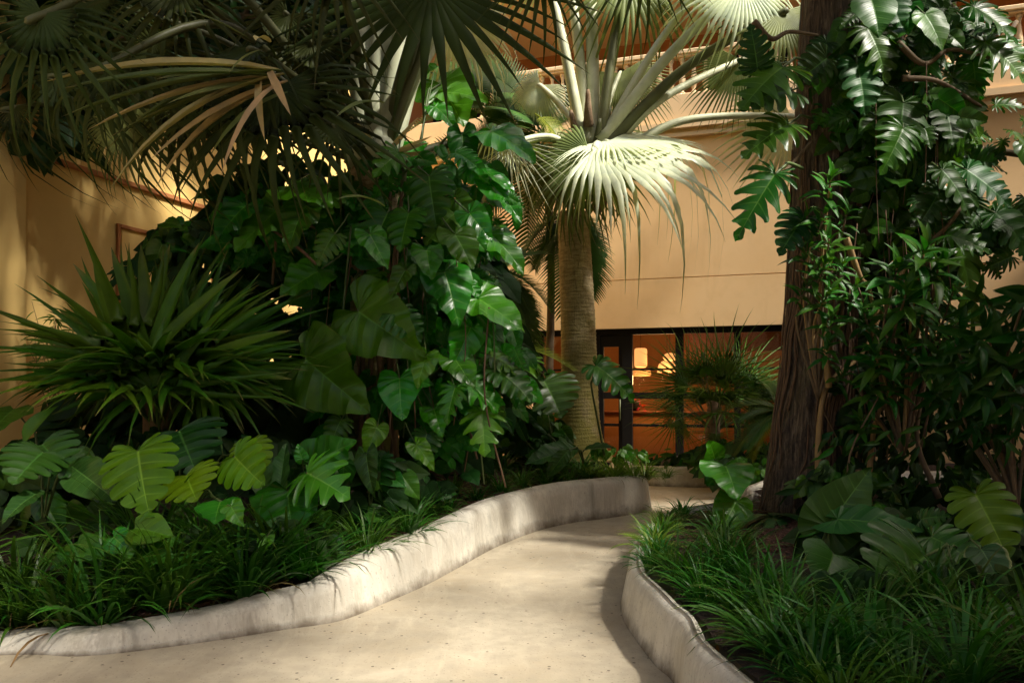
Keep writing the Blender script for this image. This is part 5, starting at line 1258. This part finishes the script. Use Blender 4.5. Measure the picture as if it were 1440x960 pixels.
H('nest', (394, 700, 6.1), (396, 622, 6.3), (-.2, -1, .1), (392, 730, 6.2), var=0, wide=.8)
H('mond', (535, 645, 6.5), (530, 692, 6.4), (-.4, -1, .2), (520, 720, 6.5), var=2, wide=.9)
H('aloc', (515, 640, 6.4), (520, 690, 6.2), (-.2, -1, .2), (520, 720, 6.5), var=2, wide=.8)
H('bright', (375, 755, 5.3), (368, 775, 5.2), (0, -1, .4), st)
scatter(l3, ['heartd', 'heartm', 'fill'], (470, 680, 110, 50), 6.4, 7.2, 210, (.12, .28), 131)
l3.done()
l4 = Plant('low_creeper', 'small bright leaved creeper poking up between the grass tufts and the lime leaves', 'creeper', P(210, 790, 5.2))
H = l4.hero; st = (205, 790, 5.3)
H('heart', (190, 742, 5.1), (236, 748, 5.0), (0, -.8, .7), st, wide=1.1)
H('bright', (160, 755, 5.1), (182, 775, 5.0), (0, -.9, .5), st)
H('heart', (110, 765, 5.1), (140, 780, 5.0), (0, -.9, .5), st)
H('heart', (205, 770, 5.1), (240, 785, 5.0), (0, -.7, .7), st)
H('bright', (175, 780, 5.0), (190, 762, 5.0), (0, -1, .4), st)
scatter(l4, ['heart', 'heartm'], (160, 770, 90, 22), 5.1, 5.5, 26, (.08, .15), 132)
l4.done()
uf = Plant('shade_undergrowth', 'dark undergrowth packed under the palmetto and behind the monsteras', 'shrub', P(260, 700, 7.0))
scatter(uf, ['heartd', 'fill', 'lanced'], (220, 670, 260, 70), 6.5, 7.6, 620, (.14, .32), 133)
scatter(uf, ['heartd', 'fill', 'fill'], (270, 590, 200, 60), 7.4, 8.2, 420, (.2, .36), 138)
scatter(uf, ['heartd', 'fill'], (420, 560, 90, 110), 7.9, 8.6, 260, (.18, .32), 134)
scatter(uf, ['heartd', 'fill'], (270, 420, 110, 90), 7.6, 8.4, 170, (.18, .32), 135)
uf.done()
df = Plant('dark_leaf_shrub', 'dark round leaved shrub against the ochre wall above the palmetto', 'shrub', P(250, 560, 8.3))
scatter(df, ['heartd', 'heartm'], (245, 345, 35, 40), 7.7, 8.2, 60, (.16, .3), 136)
scatter(df, ['heartd', 'heartm'], (320, 380, 60, 50), 7.7, 8.2, 50, (.16, .3), 137)
df.stem([P(250, 600, 8.3), P(255, 450, 8.2), P(245, 340, 8.0)], .02, M['stem'], 'stem'); df.done()

# ============================================================ low plants, right bed
pn = Plant('philodendron', 'sunlit philodendron with shiny heart leaves in front of the thick bark trunk', 'philodendron', P(1015, 745, 7.4))
H = pn.hero; st = (1020, 745, 7.4)
H('bright', (1005, 645, 7.1), (1000, 622, 7.0), (.2, -1, .3), st, var=0, wide=1.5)
H('bright', (1020, 655, 7.0), (1038, 690, 6.7), (.1, -.8, .7), st, var=1, wide=1.5)
H('bright', (1035, 705, 6.9), (1012, 752, 6.7), (0, -1, .3), st, var=2, wide=1.0)
H('philo', (1012, 665, 7.1), (995, 680, 7.0), (0, -.6, .9), st, var=0, wide=1.2)
pn.done()
ea = Plant('elephant_ear', 'blue green elephant ear with two large upright leaves below the cane plants', 'elephant ear', P(1165, 800, 5.0))
H = ea.hero; st = (1165, 800, 5.0)
H('aloc', (1165, 738, 5.0), (1222, 662, 5.0), (-.25, -1, .25), st, var=0, wide=1.2)
H('aloc', (1178, 730, 4.95), (1292, 734, 4.75), (0, -.65, .8), st, var=1, wide=.8)
H('heartm', (1172, 778, 4.8), (1160, 822, 4.6), (.0, -1, .3), st, var=1, wide=1.6)
ea.done()
vm2 = Plant('giant_monstera', 'monstera with a large yellow green leaf facing the path, in the bed corner', 'monstera', P(1370, 830, 5.3))
H = vm2.hero; st = (1370, 830, 5.3)
H('lime', (1372, 695, 5.0), (1418, 775, 4.75), (-.2, -1, .25), st, var=1, wide=.95)
H('mon', (1310, 755, 4.9), (1385, 790, 4.65), (.1, -.8, .6), st, var=0, wide=1.0)
H('mon', (1295, 730, 5.1), (1330, 720, 5.0), (.1, -.7, .8), st, var=1, wide=1.2)
H('mon', (1300, 782, 4.5), (1245, 828, 4.2), (-.1, -.9, .4), st, var=2, wide=1.2)
H('heartm', (1295, 830, 4.15), (1262, 866, 4.0), (-.1, -.9, .4), st, var=1, wide=1.5)
H('mon', (1400, 838, 4.2), (1430, 880, 4.0), (.1, -1, .3), st, var=0, wide=1.0)
vm2.hero('varieg', (1380, 772, 4.5), (1412, 822, 4.35), (.0, -1, .15), st, wide=1.25, label='leaf with a cream margin')
vm2.hero('varieg', (1350, 846, 4.1), (1375, 880, 4.0), (.0, -1, .3), st, wide=1.3, label='low leaf with a cream margin')
scatter(vm2, ['heartd', 'heartm', 'fill'], (1335, 765, 125, 45), 5.15, 5.8, 300, (.12, .30), 140)
vm2.done()
sf = Plant('broad_leaf_filler', 'shaded broad leaves under the elephant ear next to the mulch', 'shrub', P(1230, 800, 6.2))
scatter(sf, ['heartd', 'heartm', 'fill', 'lance'], (1225, 755, 90, 40), 5.3, 6.0, 300, (.10, .26), 141)
scatter(sf, ['heartm', 'fill'], (1190, 690, 70, 40), 6.6, 7.1, 90, (.10, .22), 142)
sf.done()
fe = []
for (px, py, Y, s_, lab) in [(1088, 728, 6.9, .36, 'small dark fern rosette growing at the foot of the thick bark trunk'), (1150, 680, 6.9, .42, 'fern fronds spreading past the side of the thick bark trunk'), (1120, 820, 5.9, .45, 'fine fern tangled in the lilyturf below the mulch'), (1275, 720, 5.9, .4, 'fern under the cane plant between the elephant ear and the monstera')]:
    c = P(px, py, Y); c.z = min(c.z, HR(c.x, c.y)+.12) if py > 700 else c.z
    f_ = Plant('fern', lab, 'fern', c); rr = random.Random(px)
    for i in range(13):
        a = i*2.4; d = Vector((math.cos(a), math.sin(a), rr.uniform(.2, .8))).normalized()
        obj('frond', FANS['fern', i % 2], f_.root, frame((0, 0, 0), d, (0, 0, 1), s_*rr.uniform(.7, 1.1)))
# mulch chips
mb = MB(); rr_ = random.Random(8)
def chips(cx, cy, rx, ry, n, hf, mb, poly=None):
    for i in range(n):
        x = cx+rx*rr_.gauss(0, .5); y = cy+ry*rr_.gauss(0, .5); z = hf(x, y)+rr_.uniform(0, .03)
        if poly and not inside(poly, x, y): continue
        d = rdir(rr_, (-.3, .4)); u = d.orthogonal().normalized(); w_ = rr_.uniform(.004, .012); l = rr_.uniform(.015, .05); v = d.cross(u)
        q = Vector((x, y, z)); a = [q-d*l-u*w_, q-d*l+u*w_, q-d*l+v*w_*.6, q+d*l-u*w_*.7, q+d*l+u*w_*.7, q+d*l+v*w_*.5]
        mb.add(a, [(0, 1, 4, 3), (1, 2, 5, 4), (2, 0, 3, 5), (0, 2, 1), (3, 4, 5)])
chips(1.95, 6.7, .9, .9, 4200, HR, mb, rpoly)
o = mb.build('bark_chips', M['mulch'], None, False); tag(o, 'reddish bark chips covering bare soil by the thick trunk', 'mulch', kind='stuff')
mb = MB()
for q, h in lt[::3]:
    if -5 < q.x < 1.6 and q.y < 10.5: chips(q.x-.12, q.y+.1, .22, .18, 70, HL, mb, lpoly)
o = mb.build('bark_chips', M['mulch'], None, False); tag(o, 'bark chips strewn along the top of the long planter wall', 'mulch', kind='stuff')

# ============================================================ lilyturf tufts
TF = [tuft('lilyturf_blades', M['grass'], 105, .66, .0108, k, lo=.55, dr=(.8, 2.1)) for k in range(4)]
TB = [tuft('lilyturf_blades', M['grass'], 100, .48, .0098, k+10, dr=(.9, 2.3)) for k in range(3)]
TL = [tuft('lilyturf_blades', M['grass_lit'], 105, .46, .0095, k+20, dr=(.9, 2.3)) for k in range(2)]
ORD = 'first second third fourth fifth sixth seventh eighth ninth tenth eleventh twelfth thirteenth fourteenth fifteenth sixteenth seventeenth eighteenth nineteenth twentieth'.split()
def put(meshes, x, y, hf, s_, label, group, rr):
    o = obj('grass_tuft', rr.choice(meshes)); o.location = (x, y, hf(x, y)); o.rotation_euler = (rr.uniform(-.12, .12), rr.uniform(-.12, .12), rr.uniform(0, 6.28)); o.scale = (s_, s_, s_*rr.uniform(.85, 1.1)); tag(o, label, 'grass', group)
def row(line, inner, d, gap, x_ok, meshes, hf, sc, what, group, seed, jit=.05):
    rr = random.Random(seed); acc = 0; n = len(line); k = 0; last = None
    for i in range(1, n-1):
        p = line[i][0]; acc += (p-line[i-1][0]).length
        if acc < gap or not x_ok(p): continue
        acc = 0; t = (line[i+1][0]-line[i-1][0]).normalized(); nn = Vector((-t.y, t.x, 0))*inner
        q = p+nn*(d(p) if callable(d) else d)+Vector((rr.uniform(-jit, jit), rr.uniform(-jit, jit), 0))
        ms = meshes(q) if callable(meshes) else meshes
        put(ms, q.x, q.y, hf, sc(q)*rr.uniform(.72, 1.18), what % (ORD[k] if k < 20 else ORD[k-20]+' past the twentieth'), group, rr); k += 1
lsc = lambda q: 1.12 if q.y < 5.7 else (.72 if q.y < 7.5 else .66)
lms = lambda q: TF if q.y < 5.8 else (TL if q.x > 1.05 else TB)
row(lt, 1, .17, .46, lambda p: -6.5 < p.x and p.y < 10.2 and p.x < 1.75, lms, HL, lsc, '%s lilyturf tuft overhanging the long planter wall from its low end', 'lilyturf tufts edging the long planter', 5)
row(lt, 1, .46, .48, lambda p: -6.5 < p.x and p.y < 10.4, lms, HL, lsc, '%s tuft of the second lilyturf row along the long planter wall', 'lilyturf tufts edging the long planter', 6)
row(lt, 1, .75, .42, lambda p: -3.8 < p.x and p.y < 10.2 and p.x > .1 or -2.2 < p.x < -.9 and p.y < 10, lms, HL, lsc, '%s tuft of the innermost lilyturf row along the long planter wall', 'lilyturf tufts edging the long planter', 7)
rms = lambda q: TF if q.y < 5.4 else TB+TL[:1]
rsc = lambda q: .78 if q.y < 4.6 else .68
row(rt, -1, lambda p: .24 if p.y < 5.5 else .08, .30, lambda p: p.y > 2.9 and p.y < 8.3 and p.x < 1.7, rms, HR, rsc, '%s lilyturf tuft overhanging the bulging planter wall from its near end', 'lilyturf tufts edging the bulging planter', 8)
row(rt, -1, .52, .38, lambda p: p.y > 3.0 and p.y < 8.4 and p.x < 2.0, rms, HR, rsc, '%s tuft of the second lilyturf row inside the bulging planter wall', 'lilyturf tufts edging the bulging planter', 9)
row(rt, -1, .80, .40, lambda p: p.y > 3.1 and p.y < 4.3 and p.x < 2.0, rms, HR, rsc, '%s tuft of the third lilyturf row inside the bulging planter wall', 'lilyturf tufts edging the bulging planter', 10)
row(rt, -1, 1.15, .42, lambda p: p.y > 3.1 and p.y < 3.9 and p.x < 2.0, rms, HR, rsc, '%s tuft of the fourth lilyturf row inside the bulging planter wall', 'lilyturf tufts edging the bulging planter', 11)
rr_ = random.Random(77)
for k, (px, py, Y, sc_, w_) in enumerate([(95, 880, 4.88, 1.15, 'largest lilyturf tuft, long blades reaching down onto the path'), (243, 868, 5.08, 1.1, 'wide lilyturf tuft draping blades over the wall next to the largest one'), (345, 845, 5.2, 1.0, 'upright lilyturf tuft between the wide draping one and the kerb bend'), (430, 812, 5.5, .85, 'lilyturf tuft spilling over the wall where it starts to rise'), (515, 775, 5.95, .8, 'full lilyturf tuft at the middle of the rising planter wall'),
        (575, 745, 6.45, .72, 'pale edged lilyturf tuft above the first sunlit part of the wall'), (30, 860, 4.9, 1.0, 'lilyturf tuft half cut off by the low end of the planter')]):
    c = P(px, py, Y); put(TF, c.x, c.y, HL, sc_, w_, 'lilyturf tufts edging the long planter', rr_)
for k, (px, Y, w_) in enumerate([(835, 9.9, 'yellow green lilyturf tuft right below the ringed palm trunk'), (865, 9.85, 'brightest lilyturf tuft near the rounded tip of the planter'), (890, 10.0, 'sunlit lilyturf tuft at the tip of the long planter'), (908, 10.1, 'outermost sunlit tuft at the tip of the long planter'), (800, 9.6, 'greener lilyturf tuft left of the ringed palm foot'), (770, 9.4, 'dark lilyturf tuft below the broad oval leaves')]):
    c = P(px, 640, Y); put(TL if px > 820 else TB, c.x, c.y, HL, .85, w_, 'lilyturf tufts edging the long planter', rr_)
bt = Plant('broad_grass_clump', 'clump of broader strap leaves rising above the lilyturf in the bed corner', 'grass', Vector((P(1320, 900, 4.0).x, 4.0, HR(P(1320, 900, 4.0).x, 4.0))))
rr_ = random.Random(14)
for i in range(70):
    mb = MB(); blade_into(mb, bt.base+Vector((rr_.uniform(-.12, .12), rr_.uniform(-.12, .12), 0)), rr_.uniform(0, 6.28), rr_.uniform(.7, 1.5), rr_.uniform(.3, .52), rr_.uniform(.007, .011), rr_.uniform(.8, 2.0), 7, rr_.uniform(-.6, .6))
    bt.part(mb, 'leaf', M['grass'])
yl = Plant('yellowed_sprig', 'short yellow and orange sprig lying on the rim of the bulging planter wall', 'grass', P(1002, 912, 4.2)); 
M['yel'] = solid('yellow_dry_blade', (.42, .24, .03), .6, (.35, .12, .02), 20, .1, .001)
for i in range(7):
    mb = MB(); blade_into(mb, P(1008, 908, 4.25), math.pi*1.25+rr_.uniform(-.9, .9), rr_.uniform(.2, .8), rr_.uniform(.10, .19), .005, 2.8, 6); yl.part(mb, 'leaf', M['yel'])
# seedlings on the lawn of tufts
sd = Plant('young_broadleaf', 'young plant with fresh oval leaves among the lilyturf in the bed corner', 'plant', P(1210, 880, 4.5))
for b, t in [((1225, 885), (1240, 855)), ((1200, 862), (1160, 858)), ((1230, 870), (1262, 905)), ((1190, 930), (1160, 925)), ((1430, 900), (1445, 870)), ((1205, 890), (1205, 850)), ((1235, 865), (1215, 850)), ((1420, 870), (1400, 850)), ((1240, 880), (1275, 885))]:
    sd.hero('lance', (*b, 3.75), (*t, 3.65), (0, -.8, .7), (1210, 920, 3.8), wide=2.0)
scatter(sd, ['heartd', 'fill'], (1300, 840, 180, 50), 4.0, 4.6, 160, (.08, .2), 143)
sd.done()
sd2 = Plant('dark_ground_leaves', 'dark leaves packed between the grass and the monsteras along the long planter', 'shrub', P(300, 800, 5.4))
scatter(sd2, ['heartd', 'fill'], (250, 755, 220, 30), 5.4, 5.9, 150, (.10, .22), 144); sd2.done()

# ============================================================ surroundings added to shade the garden: trees overhead, facing wings
ot = Plant('overhanging_shade_tree', 'tall tree added to shade the near grove, dark leaves behind the palm blades', 'tree', Vector((-5.6, 6.2, .4)))
pp = spline([Vector((-5.6, 6.2, .2)), Vector((-5.2, 6.0, 3)), Vector((-4.2, 5.4, 6)), Vector((-3.2, 4.6, 7.8))], 10)
mb = MB(); mb.tube(pp, [.26-.004*i for i in range(len(pp))], 14); ot.part(mb, 'trunk', M['bark'])
shade_canopy(ot, -6.0, 1.8, 2.5, 10.5, 7.4, 8.8, 2800, 72, origin=pp[-1])  # crown placed to shade the left bed and the ochre wall
scatter(ot, ['heartd', 'fill', 'lanced'], (230, 40, 300, 90), 8.0, 8.45, 520, (.2, .38), 73)
scatter(ot, ['heartd', 'fill'], (330, 60, 230, 110), 8.5, 9.2, 400, (.24, .4), 76)
scatter(ot, ['heartd', 'fill'], (60, 130, 130, 90), 8.0, 8.4, 150, (.2, .36), 74)
for q in [[(-20, 200), (80, 60), (200, 20)], [(430, 40), (300, 20), (150, 60)], [(380, -40), (330, 40), (250, 120)]]: ot.stem([P(a, b, 8.2) for a, b in q], [.03, .015], M['stem'], 'branch', 6, 6)
ot.done()
t5 = Plant('unseen_shade_tree', 'unseen broad tree added behind the viewer to shade the start of the path', 'tree', Vector((4.5, -2.5, 0)))
pp = spline([Vector((4.5, -2.5, 0)), Vector((4.4, -2.4, 4)), Vector((4.6, -2.0, 7.4))], 8); mb = MB(); mb.tube(pp, [.3-.006*i for i in range(len(pp))], 14); t5.part(mb, 'trunk', M['bark'])
shade_canopy(t5, -2.0, 10.5, -6.0, 1.8, 7.4, 8.8, 1500, 75, origin=pp[-1]); t5.done()  # added crown behind the viewer keeps frontal sky light down
def facing(name, loc, rz, L_, lab):  # unseen walls added round the courtyard to dim low sky light
    t = empty(name, loc, rz); tag(t, lab, 'building'); n = int(L_/3.2); Z = [(0, 1.0), (2.6, 4.6), (6.2, 9.2)]
    b = MB(); b.box((0, 0, -.1), (L_, .3, .9)); b.box((0, 0, 2.5), (L_, .3, 4.5)); b.box((0, 0, 6.1), (L_, .3, 9.2))
    for i in range(n+1):
        xa_ = max(0, i*3.2-.8); xb_ = min(L_, i*3.2+.8)
        b.box((xa_, 0, .9), (xb_, .3, 2.5)); b.box((xa_, 0, 4.5), (xb_, .3, 6.1))
    b.build('wall', M['peach'], t, False)
    for i in range(n):
        for z in (.9, 4.5):
            f = MB(); a_, c_ = i*3.2+.8, i*3.2+2.4
            for bx in (((a_, .1, z), (a_+.06, .2, z+1.6)), ((c_-.06, .1, z), (c_, .2, z+1.6)), ((a_+.06, .1, z), (c_-.06, .2, z+.06)), ((a_+.06, .1, z+1.54), (c_-.06, .2, z+1.6)), ((1.6+i*3.2-.03, .1, z+.06), (1.6+i*3.2+.03, .2, z+1.54))): f.box(*bx)
            o = f.build('window', M['black'], t, False); g_ = MB(); g_.box((a_+.06, .21, z+.06), (c_-.06, .23, z+1.54)); g_.build('pane', M['black'], o, False)
facing('unseen_wing', (12.5, -9.5, 0), R(90)-.0, 21, 'unseen peach wing added on the sunny side against low sky light')
facing('unseen_wing', (-8.5, -9.5, 0), 0, 20.8, 'unseen peach wing added behind the start of the path against low sky light')
